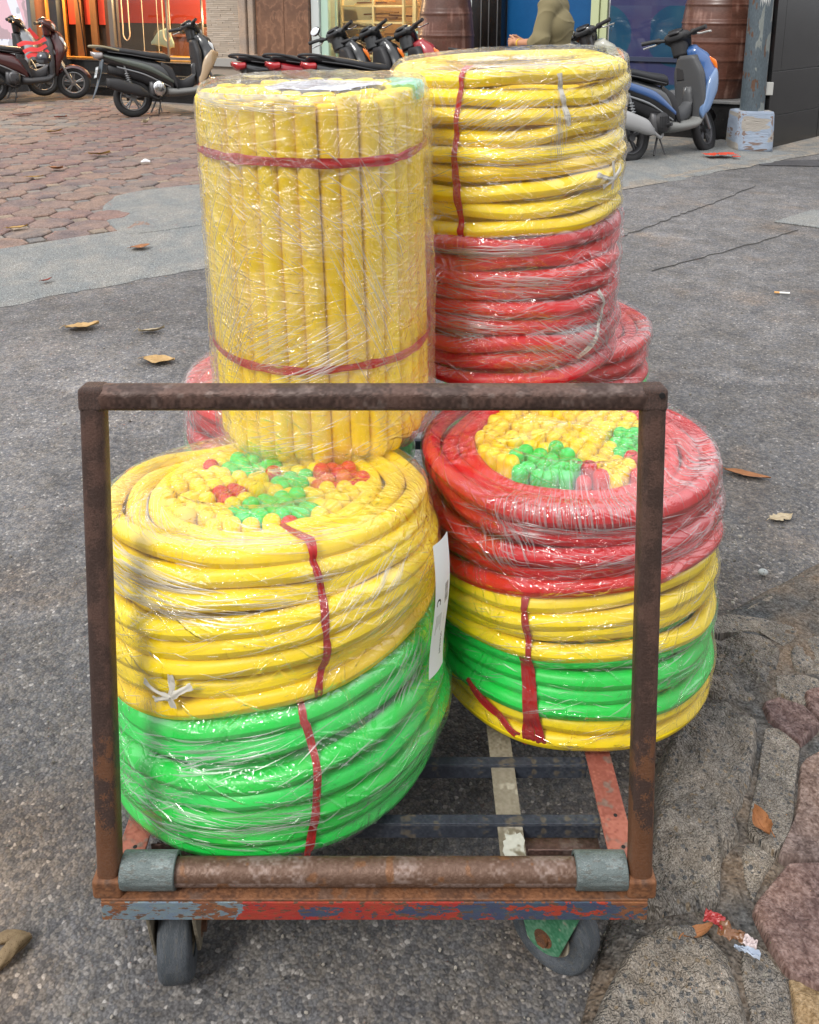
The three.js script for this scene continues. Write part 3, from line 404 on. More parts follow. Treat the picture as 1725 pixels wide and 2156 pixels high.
// how far the hoops of a bundle reach out at an angle and height, with the hollows between them bridged
function envelope(hoops, t) { const T = hoops.map(([h, dr, sd]) => [h + wobH(t, sd), dr + wobR(t, sd) + r0]); return (h) => { let m = -1; for (const [a, b] of T) { const d = a - h, v = b - d * d / 0.1; if (v > m) m = v; } return m; }; }
function hoop(keys, h, dr, sd, r = r0) {
  const seams = Array.from({ length: 5 }, (_, k) => (k + 0.25 + 0.5 * hash(sd, k)) / 5 * TAU), ths = []; for (let k = 0; k < 110; k++) ths.push(k / 110 * TAU); seams.forEach((s) => ths.push(s - 0.006, s, s + 0.006)); ths.sort((a, b) => a - b);
  const n = ths.length, m = 12;
  return orient(sewNormals(gridGeo(n, m, (i, j) => {
    const t = ths[i % n], seam = seams.includes(t), rad = seam ? r * 0.93 : r, a = j / m * TAU, q = onStack(keys, t, h, dr + wobR(t, sd) + rad * Math.cos(a), wobH(t, sd) + rad * Math.sin(a));
    return { p: q, uv: [t * 0.3, a * r] };
  }), n, m), false);
}
function shell(keys, h0, h1, o = {}) {            // film round a stack: under the bottom edge, up the side, over the top
  const bulge = o.bulge ?? 0, e = o.e ?? 0.0035, prof = [[-0.1, h0, -r0 - e], [-0.02, h0, -r0 - e], [-0.004, h0, -r0 - e * 0.9], [r0 * 0.8, h0, -r0 * 0.6], [r0 + e, h0, 0]];
  const rows = Math.max(2, Math.round((h1 - h0) / 0.0352)); for (let k = 1; k <= rows * 2; k++) { const t = k / (rows * 2); prof.push([r0 + e, lerp(h0, h1, t), 0]); }
  prof.push([r0 * 0.85 + e * 0.8, h1, r0 * 0.65], [0.004, h1, r0 + e], [-0.02, h1, r0 + e * 1.1], [-0.05, h1, r0 + e + bulge * 0.35], [-0.072, h1, r0 + e * 0.6 + bulge * 0.8], [-0.1, h1, r0 + bulge], [-0.15, h1, r0 + bulge], [-0.004 - stackAt(keys, h1)[3], h1, r0 + bulge]);
  const pts = [], acc = []; let L = 0; const R = stackAt(keys, (h0 + h1) / 2)[3];
  for (let k = 0; k < prof.length; k++) { if (k) L += Math.hypot(prof[k][0] - prof[k - 1][0], prof[k][1] + prof[k][2] - prof[k - 1][1] - prof[k - 1][2]); acc.push(L); }
  const nv = Math.round(L / 0.0055), nu = o.nu ?? 270, sd = o.seed ?? 1; let k = 0;
  for (let j = 0; j <= nv; j++) { const s = L * j / nv; while (k < acc.length - 2 && s > acc[k + 1]) k++; const t = (s - acc[k]) / (acc[k + 1] - acc[k] || 1); pts.push(prof[k].map((a, q) => lerp(a, prof[k + 1][q], t)).concat(s)); }
  const folds = Array.from({ length: o.folds ?? 16 }, (_, q) => [hash(q, sd) * TAU, hash(q, sd + 1) * L, (hash(q, sd + 2) - 0.5) * 2.4, 0.05 + 0.12 * hash(q, sd + 3), 0.0025 + 0.004 * hash(q, sd + 4)]);
  const env = Array.from({ length: nu }, (_, i) => envelope(o.hoops, i / nu * TAU + PI * 1.5));
  const g = gridGeo(nu, nv, (i, j) => {
    let [dr, h, dh, s] = pts[j]; if (dr > -0.03) dr += env[i % nu](clamp(h + dh * 0.6, h0, h1)) - r0; dh += dr > -0.1 && dh > 0 ? 0.008 : 0;
    const t = i / nu * TAU + PI * 1.5 + 0.0001, a = (i % nu) / nu * TAU, x = a * R; // seam at the back
    const cap = sst(s, L - 0.24, L - 0.1), wr = 1 - Math.abs(2 * fbm(x * 16 + s * 7, s * 40 - x * 6, 3, sd) - 1), wr2 = fbm(x * 40, s * 55, 2, sd + 4) - 0.5, radial = (1 - Math.abs(2 * vnoise(a * 14, s * 6, sd + 7) - 1)) * cap;
    let d = 0.0035 * (wr - 0.6) + 0.0016 * wr2 + 0.004 * (radial - 0.4 * cap);
    for (const f of folds) { const u = (x - f[0] * R), v = s - f[1], p = u * Math.cos(f[2]) + v * Math.sin(f[2]), q = -u * Math.sin(f[2]) + v * Math.cos(f[2]); if (Math.abs(p) < f[3] && Math.abs(q) < 0.02) d += f[4] * Math.exp(-((q / 0.004) ** 2)) * (1 - (p / f[3]) ** 2); }
    d = Math.max(d, -0.002);
    const out = s > L - 0.2 ? 0 : 1, kk = Math.max(-(stackAt(keys, h)[3] - 0.004), dr);
    return { p: onStack(keys, t, h, kk + d * (1 - cap) * out, dh + d * Math.max(cap, s > L - 0.26 ? 0.8 : 0)), uv: [x, s] };
  });
  return orient(sewNormals(g, nu, nv));
}
function ribbon(path, w, side, turn = 0) {        // flat tape along points; side(k) = its outward normal there
  const n = path.length - 1, c = path.map((p) => V(...p));
  return gridGeo(4, n, (i, j) => { const a = c[Math.max(0, j - 1)], b = c[Math.min(n, j + 1)], d = b.clone().sub(a).normalize(), out = V(...side(j)), x = d.clone().cross(out).normalize(), q = i / 4 - 0.5, ww = w * (0.75 + 0.5 * vnoise(j * 0.35, 3, turn)); return { p: c[j].clone().addScaledVector(x, q * ww).addScaledVector(out, 0.0012 * Math.cos(q * 9 + j * 0.2) + (0.25 - q * q) * 0.004).toArray(), uv: [q * w, j * 0.01] }; });
}
function strap(keys, hoops, h0, h1, th, drift, w = 0.013, sd = 0, over = 0.06) { // upright tie on the outside of the hoops, hooked over the top and bottom
  const P = [], N = [], e = 0.0022;
  const add = (t, h, dr, dh, o) => { P.push(onStack(keys, t, h, dr, dh)); const c = Math.cos(t), s = Math.sin(t); N.push([c * o[0], o[1], s * o[0]]); };
  for (let k = 6; k > 0; k--) add(th, h0, -k * 0.012, -r0 - e, [0, -1]);
  for (let k = 0; k <= 6; k++) { const a = -PI / 2 + k / 6 * PI / 2; add(th, h0, (r0 + e) * Math.cos(a), (r0 + e) * Math.sin(a), [Math.cos(a), Math.sin(a)]); }
  const n = 26; for (let k = 1; k < n; k++) { const t = k / n; add(th + drift * Math.sin(t * PI * 0.9) + 0.02 * (vnoise(t * 4, sd, 5) - 0.5), lerp(h0, h1, t), envelope(hoops, th)(lerp(h0, h1, t)) + 0.0022, 0, [1, 0]); }
  for (let k = 0; k <= 6; k++) { const a = k / 6 * PI / 2; add(th + drift * 0.3, h1, (r0 + e) * Math.cos(a), (r0 + e) * Math.sin(a), [Math.cos(a), Math.sin(a)]); }
  for (let k = 1; k < 2 + over / 0.012; k++) add(th + drift * 0.3 + k * 0.02, h1, -k * 0.012, r0 + e, [0, 1]);
  return ribbon(P, w, (k) => N[k], sd);
}
function bow(keys, th, h, s = 1) {                // white tape tied in a flat bow
  const at = (u, v, o) => { const k = stackAt(keys, h), t = th + u / k[3]; return onStack(keys, t, h, r0 + 0.007 + o, v); }, nrm = () => [Math.cos(th), 0, Math.sin(th)], line = (pts) => { const c = new THREE.CatmullRomCurve3(pts.map((p) => V(...p))), P = []; for (let k = 0; k <= 16; k++) { const p = c.getPoint(k / 16); P.push(at(p.x * s, p.y * s, p.z)); } return ribbon(P, 0.011, nrm, 4); };
  return merge([line([[0, 0.055, 0], [-0.004, 0.02, 0.002], [0, 0, 0.003], [-0.003, -0.03, 0]]), line([[0, 0, 0.003], [-0.028, 0.02, 0.004], [-0.05, 0.03, 0.001]]), line([[0, 0, 0.004], [0.035, 0.012, 0.004], [0.07, 0.028, 0.001]]), line([[0, 0, 0.004], [0.025, -0.008, 0.003], [0.045, -0.014, 0.001]])]);
}
function stub(r, len, n = 14) { return lathe([[0.0001, 0], [r * 0.9, 0.001], [r, 0.006], [r, len - r * 0.95], [r * 0.93, len - r * 0.6], [r * 0.76, len - r * 0.28], [r * 0.45, len - r * 0.07], [0.0001, len]], n); }
const stubGeo = stub(0.0158, 0.16), rodGeo = (() => { const r = 0.0194, L = 0.708; return lathe([[0.0001, 0], [r * 0.45, r * 0.07], [r * 0.76, r * 0.28], [r * 0.95, r * 0.7], [r, r * 1.1], [r, L * 0.33], [r * 0.97, L * 0.3302], [r, L * 0.3304], [r, L * 0.66], [r * 0.97, L * 0.6602], [r, L * 0.6604], [r, L - r * 0.4], [r * 0.86, L - r * 0.1], [r * 0.5, L - 0.0005], [0.0001, L]], 16); })();

// gathered pleats of the film: little tents standing on the wrap, their milky white painted in for glints; S(u, v, off) is a point off the wrapped surface, u and v in metres
const pleatGlintMat = phys({ color: lin(0.9, 0.9, 0.9), transmission: 0.86, thickness: 0, ior: 1.7, roughness: 0.28, side: THREE.DoubleSide });
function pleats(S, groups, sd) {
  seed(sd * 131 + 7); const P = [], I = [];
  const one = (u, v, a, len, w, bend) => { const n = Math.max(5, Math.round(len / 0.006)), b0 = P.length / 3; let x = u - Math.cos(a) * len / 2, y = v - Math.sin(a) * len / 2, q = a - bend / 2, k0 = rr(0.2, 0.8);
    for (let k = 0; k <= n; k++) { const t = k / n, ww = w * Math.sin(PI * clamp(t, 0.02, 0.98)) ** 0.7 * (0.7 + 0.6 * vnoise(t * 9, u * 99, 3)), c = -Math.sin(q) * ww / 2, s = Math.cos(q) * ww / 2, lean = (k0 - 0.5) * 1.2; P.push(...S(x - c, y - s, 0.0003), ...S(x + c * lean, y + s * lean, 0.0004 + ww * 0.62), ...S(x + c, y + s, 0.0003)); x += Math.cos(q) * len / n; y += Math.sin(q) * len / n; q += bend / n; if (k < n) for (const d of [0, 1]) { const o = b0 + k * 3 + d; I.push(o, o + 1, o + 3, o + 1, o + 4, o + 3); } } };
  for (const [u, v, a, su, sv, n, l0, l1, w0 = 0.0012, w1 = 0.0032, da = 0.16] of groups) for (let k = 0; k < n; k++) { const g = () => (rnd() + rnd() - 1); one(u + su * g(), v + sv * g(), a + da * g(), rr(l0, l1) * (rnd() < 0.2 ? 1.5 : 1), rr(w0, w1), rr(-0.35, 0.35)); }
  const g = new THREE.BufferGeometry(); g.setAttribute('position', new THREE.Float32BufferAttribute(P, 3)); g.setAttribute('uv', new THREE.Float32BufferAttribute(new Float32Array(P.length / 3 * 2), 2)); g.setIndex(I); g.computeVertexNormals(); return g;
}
// one bundle: rows of hoops at the heights hs, the top rows several deep, short rods packed inside
function hoopBundle(name, label, keys, rows, o = {}) {
  const k0 = stackAt(keys, rows[0][0]), base = [k0[1], rows[0][0] - r0, k0[2]], b = thing(name, label, 'bundle', base, 0, null), put = (n, g, m, lab) => part(n, g.translate(-base[0], -base[1], -base[2]), m, b, lab);
  seed(o.seed ?? 3); const H = [];
  rows.forEach(([h, mats, deep], i) => { for (let q = 0; q < (deep ?? 2); q++) { const hh = h - (q ? (deep ? 0.003 : -0.016) : 0) + rr(-0.002, 0.002), dr = -q * r0 * 2.02 + (i % 2 ? -0.0035 : 0.0025) + rr(-0.002, 0.002), sd = (o.seed ?? 3) * 40 + i * 4 + q; put('hoop', hoop(keys, hh, dr, sd), pick(mats)); if (!q) H.push([hh, dr, sd]); } });
  const h0 = rows[0][0], h1 = rows[rows.length - 1][0];
  for (const s of o.straps ?? []) put('red_tie', strap(keys, H, h0, h1, ...s), twine);
  for (const [t0, a0, t1, a1] of o.fan ?? []) { const q = Array.from({ length: 16 }, (_, k) => [lerp(t0, t1, k / 15), lerp(a0, a1, k / 15)]), P = q.map(([t, h]) => onStack(keys, t, Math.max(h, h0), envelope(H, t)(Math.max(h, h0)) + 0.0026 - (h < h0 ? (h0 - h) * 0.7 : 0), Math.min(0, h - h0))); put('red_tie', ribbon(P, 0.018, (k) => [Math.cos(q[k][0]), 0, Math.sin(q[k][0])], t1), twine); }
  for (const s of o.tapes ?? []) { const c = new THREE.CatmullRomCurve3(s.map(([t, h]) => V(t, h, 0))).getPoints(30), hs = c.map((p) => onStack(keys, p.x, p.y, envelope(H, p.x)(p.y) + 0.003)); put('white_tie', ribbon(hs, 0.011, (k) => [Math.cos(c[k].x), 0, Math.sin(c[k].x)], 6), twineWhite); }
  for (const s of o.bows ?? []) put('white_tie', bow(keys, ...s), twineWhite);
  if (o.stubs) {
    const Ri = o.stubs.R, kk = stackAt(keys, h1), d = 0.0318;
    for (let j = -8; j <= 8; j++) for (let i = -8; i <= 8; i++) {
      let x = (i + (j & 1) * 0.5) * d + rr(-0.0015, 0.0015), z = j * d * 0.88 + rr(-0.0015, 0.0015); if (Math.hypot(x, z) > Ri) continue;
      const y = h1 + kk[4] * x + kk[5] * z + o.stubs.dy + rr(-0.012, 0.006), mats = o.stubs.color(x, z);
      const m = new THREE.Mesh(stubGeo, pick(mats)); m.name = 'rod'; m.castShadow = m.receiveShadow = true; m.position.set(kk[1] + x - base[0], y - 0.16 - base[1], kk[2] + z - base[2]); m.rotation.set(rr(-0.03, 0.03), rnd() * 6, rr(-0.03, 0.03)); b.add(m);
    }
  }
  put('stretch_film', shell(keys, h0, h1, { seed: (o.seed ?? 3) * 3, folds: o.folds, bulge: o.bulge, hoops: H }), filmMats[(o.seed ?? 0) % 3]);
  { const R = stackAt(keys, (h0 + h1) / 2)[3], ec = new Map(), S = (u, v, off) => { // over the side, then in across the top
      const t = u / R, q = Math.round(t * 60), over = v - (h1 + 0.004); if (!ec.has(q)) ec.set(q, envelope(H, t)); const f = clamp(over / 0.03, 0, 1), a = f * PI / 2;
      if (over > 0) return onStack(keys, t, h1, lerp(ec.get(q)(h1) + 0.0035 + off, -Math.max(0, over - 0.03) + (r0 * 0.4), f), 0.004 + (r0 + 0.0035 + off) * Math.sin(a) + (o.bulge ?? 0) * sst(over, 0.06, 0.1));
      return onStack(keys, t, Math.max(v, h0 - 0.008), ec.get(q)(clamp(v, h0, h1)) + 0.0035 + off); };
    const hm = (h0 + h1) / 2, hs = (h1 - h0) / 2, amount = o.pleats ?? 1;
    const base = [[PI / 2 * R, hm, 0.05, R * 1.5, hs, Math.round(90 * amount), 0.012, 0.04, 0.001, 0.0022, 0.5], [PI / 2 * R, hm, -0.25, R * 1.5, hs * 1.1, Math.round(36 * amount), 0.03, 0.09, 0.001, 0.0026, 0.25]];
    tag(put('film_glint_creases', pleats(S, [...base, ...(o.gather ?? []).map(([th, h, ...g]) => [th * R, h, ...g])], (o.seed ?? 3) + 50), pleatGlintMat), null, null, null, 'stuff'); }
  if (o.double) put('stretch_film', shell(keys, h0 + (o.double[0] ?? 0), h1, { seed: (o.seed ?? 3) * 3 + 11, folds: 22, e: 0.009, bulge: (o.bulge ?? 0) + 0.004, hoops: H }), filmMats[3]);
  return b;
}
const rowsOf = (h0, h1, n, mats, deepTop = 0) => Array.from({ length: n }, (_, k) => [n > 1 ? lerp(h0, h1, k / (n - 1)) : h0, mats, deepTop && k >= n - 2 ? deepTop : undefined]);

// front left: green hoops below, yellow hoops above
const KL = [[0.255, -0.25, -1.522, 0.286, 0.05, 0], [0.31, -0.25, -1.524, 0.3, 0.07, 0.02], [0.39, -0.251, -1.526, 0.305, 0.13, 0.04], [0.49, -0.256, -1.53, 0.285, 0.2, 0.08], [0.52, -0.258, -1.532, 0.286, 0.2, 0.09], [0.63, -0.26, -1.536, 0.295, 0.12, 0.13], [0.72, -0.262, -1.54, 0.283, 0.05, 0.15], [0.765, -0.262, -1.54, 0.27, 0.02, 0.15]];
hoopBundle('hoop_bundle', 'bright green hoop bundle under the yellow hoops, left front of the cart', KL, rowsOf(0.2735, 0.484, 7, G), { seed: 4, straps: [[1.3, -0.06, 0.013, 2]], folds: 20, gather: [[2.5, 0.4, -0.9, 0.1, 0.09, 40, 0.02, 0.07], [1.75, 0.46, -0.08, 0.16, 0.03, 50, 0.03, 0.09], [1.6, 0.34, 0.12, 0.2, 0.05, 40, 0.03, 0.1, 0.0012, 0.0036], [0.6, 0.46, -0.5, 0.08, 0.04, 20, 0.03, 0.1]] });
hoopBundle('hoop_bundle', 'yellow hoop bundle on the green one, its centre packed with coloured rod ends', KL, rowsOf(0.521, 0.752, 8, Y, 3), {
  seed: 7, straps: [[1.19, -0.05, 0.013, 5, 0.05]], bows: [[1.95, 0.555, 0.72]], folds: 26, bulge: 0.022, gather: [[2.15, 0.72, 0.12, 0.14, 0.05, 60, 0.04, 0.13, 0.0012, 0.004], [1.7, 0.69, 0.08, 0.2, 0.03, 60, 0.03, 0.1, 0.0012, 0.0036], [1.5, 0.8, 0.1, 0.2, 0.04, 50, 0.03, 0.1], [0.8, 0.66, -0.7, 0.12, 0.07, 50, 0.02, 0.07], [2.4, 0.82, 0.4, 0.1, 0.03, 26, 0.05, 0.12]],
  stubs: { R: 0.187, dy: 0.024, color: (x, z) => (Math.hypot((x - 0.035) / 1.25, z - 0.105) < 0.06 || Math.hypot(x + 0.05, z + 0.12) < 0.055 || Math.hypot(x - 0.04, z + 0.03) < 0.04 ? G : x > 0.09 && z < 0.02 ? Or.concat(Rd) : vnoise(x * 16 + 5, z * 16, 5) > 0.72 ? Rd : Y) },
});
// front right: yellow, green, yellow hoops, and the red bundle on top
const KR = [[0.255, 0.345, -1.733, 0.27, 0, 0], [0.312, 0.344, -1.733, 0.274, 0, 0.07], [0.39, 0.343, -1.733, 0.274, 0.02, 0.19], [0.547, 0.333, -1.733, 0.276, 0.13, 0.19], [0.66, 0.326, -1.733, 0.279, 0.05, 0.06], [0.76, 0.324, -1.733, 0.277, 0, 0]];
hoopBundle('hoop_bundle', 'striped hoop bundle, yellow with a green band, below the red hoops right of centre', KR, [...rowsOf(0.2735, 0.3, 2, Y), ...rowsOf(0.322, 0.396, 4, G), ...rowsOf(0.422, 0.53, 4, Y)], { seed: 9, straps: [[2.02, -0.03, 0.012, 7]], folds: 14, tapes: [], fan: [[2.03, 0.41, 1.98, 0.262], [2.03, 0.41, 1.9, 0.258], [2.45, 0.33, 2.0, 0.256]] });
hoopBundle('hoop_bundle', 'red hoop bundle with green and yellow rod ends inside, seen through the handle right side', KR, rowsOf(0.566, 0.742, 5, Rd, 3), {
  seed: 10, folds: 34, bulge: 0.032, pleats: 1.3, gather: [[1.75, 0.755, 1.45, 0.16, 0.03, 90, 0.02, 0.06, 0.001, 0.003], [1.5, 0.79, 1.5, 0.2, 0.03, 50, 0.03, 0.09], [1.6, 0.72, 0.1, 0.18, 0.02, 60, 0.02, 0.07, 0.001, 0.004], [2.1, 0.68, 1.2, 0.05, 0.07, 50, 0.03, 0.08], [0.35, 0.68, 1.25, 0.12, 0.08, 70, 0.03, 0.12], [0.5, 0.8, 1.0, 0.15, 0.05, 60, 0.03, 0.08]],
  stubs: { R: 0.187, dy: 0.034, color: (x, z) => (x < 0.0 && x > -0.12 && z > 0.045 ? G : x > 0.08 && z < 0.08 && z > -0.03 ? G : (x > 0 && x < 0.035 && z > 0.12) || (x > 0.1 && z > 0.08) ? Rd : Y) },
});
// behind them on the deck
const KB = [[0.255, 0.38, -2.451, 0.262, 0, 0], [0.77, 0.385, -2.451, 0.262, 0, 0]];
hoopBundle('hoop_bundle', 'red over green hoop bundle at the rear right, mostly hidden behind the tall stack', KB, [...rowsOf(0.2735, 0.61, 10, G), ...rowsOf(0.65, 0.75, 3, Rd, 3)], { seed: 13, folds: 18, pleats: 1.5, gather: [[0.3, 0.76, 0.9, 0.12, 0.05, 70, 0.03, 0.08]] });
const KC = [[0.255, -0.286, -2.206, 0.264, 0, 0], [0.68, -0.286, -2.206, 0.264, 0, 0]];
hoopBundle('hoop_bundle', 'film-clouded red hoop bundle peeking out left behind the yellow rod bundle', KC, [...rowsOf(0.2735, 0.5, 7, G), ...rowsOf(0.56, 0.69, 4, Rd, 3)], { seed: 16, folds: 30, double: [0.02], pleats: 3, gather: [[2.9, 0.68, 1.0, 0.14, 0.08, 110, 0.02, 0.07, 0.001, 0.003]] });
// on top at the back right: red, then yellow
const KU = [[0.79, 0.238, -2.19, 0.252, 0.02, 0.0], [0.95, 0.236, -2.19, 0.254, 0.05, 0.02], [1.13, 0.236, -2.19, 0.254, 0.07, 0.02], [1.3, 0.236, -2.19, 0.254, 0.07, 0.0], [1.5, 0.236, -2.19, 0.25, 0.05, -0.02]];
hoopBundle('hoop_bundle', 'red hoop bundle under the topmost yellow hoops, heavily creased film', KU, rowsOf(0.805, 1.112, 9, Rd), { seed: 19, folds: 60, pleats: 2, tapes: [[[0.8, 0.98], [0.72, 0.94], [0.8, 0.89], [1.02, 0.84]]], gather: [[1.7, 1.1, 0.06, 0.16, 0.02, 40, 0.04, 0.12, 0.0014, 0.005], [1.6, 1.02, 0.15, 0.2, 0.03, 60, 0.03, 0.1, 0.0012, 0.004], [1.9, 0.93, 0.1, 0.12, 0.03, 40, 0.03, 0.1], [1.1, 0.87, 0.6, 0.14, 0.06, 80, 0.03, 0.09, 0.0012, 0.004], [0.6, 0.9, 0.8, 0.1, 0.1, 60, 0.03, 0.1]] });
hoopBundle('hoop_bundle', 'topmost yellow hoop bundle, standing on the red one right of the tall rods', KU, rowsOf(1.15, 1.478, 9, Y, 2), { seed: 22, straps: [[2.05, 0.05, 0.015, 9]], bows: [[0.72, 1.23, 0.75]], folds: 34, pleats: 1.3, gather: [[1.75, 1.4, -0.6, 0.12, 0.05, 70, 0.02, 0.08], [1.3, 1.36, 1.5, 0.02, 0.06, 20, 0.04, 0.12], [1.5, 1.3, 0.1, 0.2, 0.04, 40, 0.03, 0.1], [0.4, 1.4, 0.5, 0.12, 0.08, 50, 0.02, 0.06], [1.5, 1.5, 0.05, 0.25, 0.02, 60, 0.03, 0.1, 0.0014, 0.004]], tapes: [[[1.3, 1.485], [1.27, 1.44], [1.2, 1.37]]] });

// tall upright bundle of yellow rods
{
  const base = [-0.178, 0.75, -1.85], b = thing('rod_bundle', 'tall film-wrapped bundle of upright yellow rods with two red bands', 'bundle', base), R = 0.222, Hh = 0.713;
  b.rotation.z = 0.024; seed(31);
  const Rr = 0.0184, rings = [[R - 0.021, 34], [R - 0.058, 27], [R - 0.096, 21], [R - 0.134, 14], [R - 0.17, 8], [R - 0.207, 1]];
  for (const [q, n] of rings) for (let k = 0; k < n; k++) { const a = (k + 0.3 * hash(n, 1)) / n * TAU, w = q + rr(-0.004, 0.003), m = part('rod', rodGeo, pick(Y), b); m.position.set(w * Math.cos(a), rr(-0.004, 0.006) + (n === 34 && Math.sin(a) > 0.55 && k % 3 ? -0.004 : 0.004), w * Math.sin(a)); m.rotation.set(rr(-0.008, 0.008), rnd() * 6, rr(-0.008, 0.008)); }
  const filmR = (a, y) => R + 0.004 + 0.003 * Math.abs(Math.sin(a * 17)) * -1 + 0.004 * Math.sin(a * 3 + y * 3);
  const wrap = (sd, e, y0, y1, cap) => {
    const prof = []; if (cap) prof.push([0.62, -0.012], [0.86, -0.006], [0.95, 0.004], [0.985, 0.025]); prof.push([1, 0.05]); const lo = cap ? 0.06 : y0; for (let y = lo; y < y1 - 0.02; y += 0.006) prof.push([1, y]); prof.push([1, y1 - 0.02], [0.992, y1 - 0.008], [0.97, y1], [0.94, y1 + 0.005]); if (cap) for (let q = 0.9; q > 0.01; q -= 0.03) prof.push([q, y1 + 0.006 - 0.012 * sst(q, 0.9, 0.2)]); if (cap) prof.push([0.004, y1 - 0.006]);
    if (!cap) prof.splice(0, 1); const nv = prof.length - 1, nu = 340, folds = Array.from({ length: 44 }, (_, q) => [hash(q, sd) * TAU, hash(q, sd + 1) * Hh, q % 3 ? rr(0.9, 1.35) : rr(-1.2, 0.4), 0.05 + 0.16 * hash(q, sd + 3), 0.002 + 0.004 * hash(q, sd + 4)]);
    const g = gridGeo(nu, nv, (i, j) => {
      const a = (i % nu) / nu * TAU, t = a + PI * 1.5, [f, y] = prof[j], x = a * R, top = j > nv - 33 && cap ? 1 : 0, rad0 = (filmR(t, y) + e) * f;
      let d = 0.003 * ((1 - Math.abs(2 * fbm(x * 18 + y * 9, y * 34 - x * 9, 3, sd) - 1)) - 0.6) + 0.0015 * (fbm(x * 44, y * 52, 2, sd + 3) - 0.5);
      for (const q of folds) { const u = x - q[0] * R, v = y - q[1], p = u * Math.cos(q[2]) + v * Math.sin(q[2]), s = -u * Math.sin(q[2]) + v * Math.cos(q[2]); if (Math.abs(p) < q[3] && Math.abs(s) < 0.02) d += q[4] * Math.exp(-((s / 0.0035) ** 2)) * (1 - (p / q[3]) ** 2); }
      const X = rad0 * Math.cos(t), Z = rad0 * Math.sin(t), cr = top * (0.014 * (1 - Math.abs(2 * fbm(X * 9 + 3, Z * 9, 4, sd + 9) - 1)) - 0.002), rad = rad0 + (top ? 0 : Math.max(d, -0.002));
      return { p: [rad * Math.cos(t), y + cr + (f < 0.99 && !top && cap ? 0.004 * Math.sin(t * 17) : 0), rad * Math.sin(t)], uv: [x, y + (top ? (1 - f) * R : 0)] };
    });
    return orient(sewNormals(g, nu, nv));
  };
  for (const [y, s] of [[0.598, 1], [0.222, 3]]) {
    const P = [], n = 150; for (let k = 0; k <= n; k++) { const a = k / n * TAU + PI * 1.5, r = R + 0.0042; P.push([r * Math.cos(a), y + 0.012 * Math.cos(a * 2 + s) * 0.6 - 0.03 * Math.sin(a) * (s === 3 ? 0.9 : -0.1) + 0.006 * (vnoise(k * 0.09, s) - 0.5), r * Math.sin(a)]); }
    part('red_tie', ribbon(P, 0.017, (k) => [Math.cos(k / n * TAU + PI * 1.5), 0, Math.sin(k / n * TAU + PI * 1.5)], s), twine, b);
  }
  // pale crumpled disc and a scrap of green film under the wrap on top
  const sheet = gridGeo(40, 30, (i, j) => { const a = i / 40 * TAU, q = j / 30, rq = q * (0.1 + 0.02 * vnoise(Math.cos(a) * 2 + 4, Math.sin(a) * 2, 3)), x = 0.03 + rq * 1.05 * Math.cos(a), z = 0.02 + rq * Math.sin(a); return { p: [x, 0.7155 + 0.01 * (1 - Math.abs(2 * fbm(x * 14, z * 14, 3, 2) - 1)) - 0.004, z], uv: [x, z] }; });
  part('pale_disc', orient2up(sheet), std({ color: lin(0.5, 0.51, 0.57), roughness: 0.5 }), b);
  const scrap = gridGeo(30, 16, (i, j) => { const a = -0.5 + i / 30 * 0.9, q = j / 16, r = R * (0.72 + 0.28 * Math.min(1, q * 1.4)) + (q > 0.71 ? 0.002 : 0), y = q < 0.71 ? 0.7175 + 0.005 * vnoise(a * 20, q * 9) : 0.7175 - (q - 0.71) * 0.09; return { p: [r * Math.cos(a), y, r * Math.sin(a)], uv: [a, q] }; });
  part('green_film_scrap', scrap, phys({ color: lin(0.25, 0.75, 0.5), transmission: 0.6, roughness: 0.5, thickness: 0 }), b);
  part('stretch_film', wrap(101, 0.0035, 0, Hh + 0.003, true), filmMats[0], b);
  part('stretch_film', wrap(131, 0.008, 0.02, Hh - 0.004, false), filmMats[4], b);
  { const S = (u, v, off) => { const t = u / R, r = R + 0.0095 + off, top = Math.max(0, v - Hh); return top > 0 ? [(r - top) * Math.cos(t), Hh + 0.006 + off, (r - top) * Math.sin(t)] : [r * Math.cos(t), v, r * Math.sin(t)]; }, f = PI / 2 * R;
    tag(part('film_glint_creases', pleats(S, [[f, 0.35, 0.03, R * 1.5, 0.33, 170, 0.012, 0.04, 0.001, 0.002, 0.45], [f + 0.06, 0.27, -0.5, 0.13, 0.06, 60, 0.03, 0.09], [f + 0.0, 0.21, -0.42, 0.08, 0.035, 26, 0.04, 0.1, 0.0012, 0.004], [f + 0.16, 0.34, -1.1, 0.06, 0.16, 46, 0.04, 0.14], [f - 0.12, 0.36, 1.2, 0.08, 0.2, 34, 0.05, 0.2], [f, 0.5, 0.7, R, 0.14, 60, 0.02, 0.06], [f + 0.08, Hh - 0.004, 0.05, 0.16, 0.02, 60, 0.03, 0.08, 0.0015, 0.004], [f, 0.05, -0.3, R, 0.05, 40, 0.02, 0.05]], 9), pleatGlintMat, b), null, null, null, 'stuff'); }
}
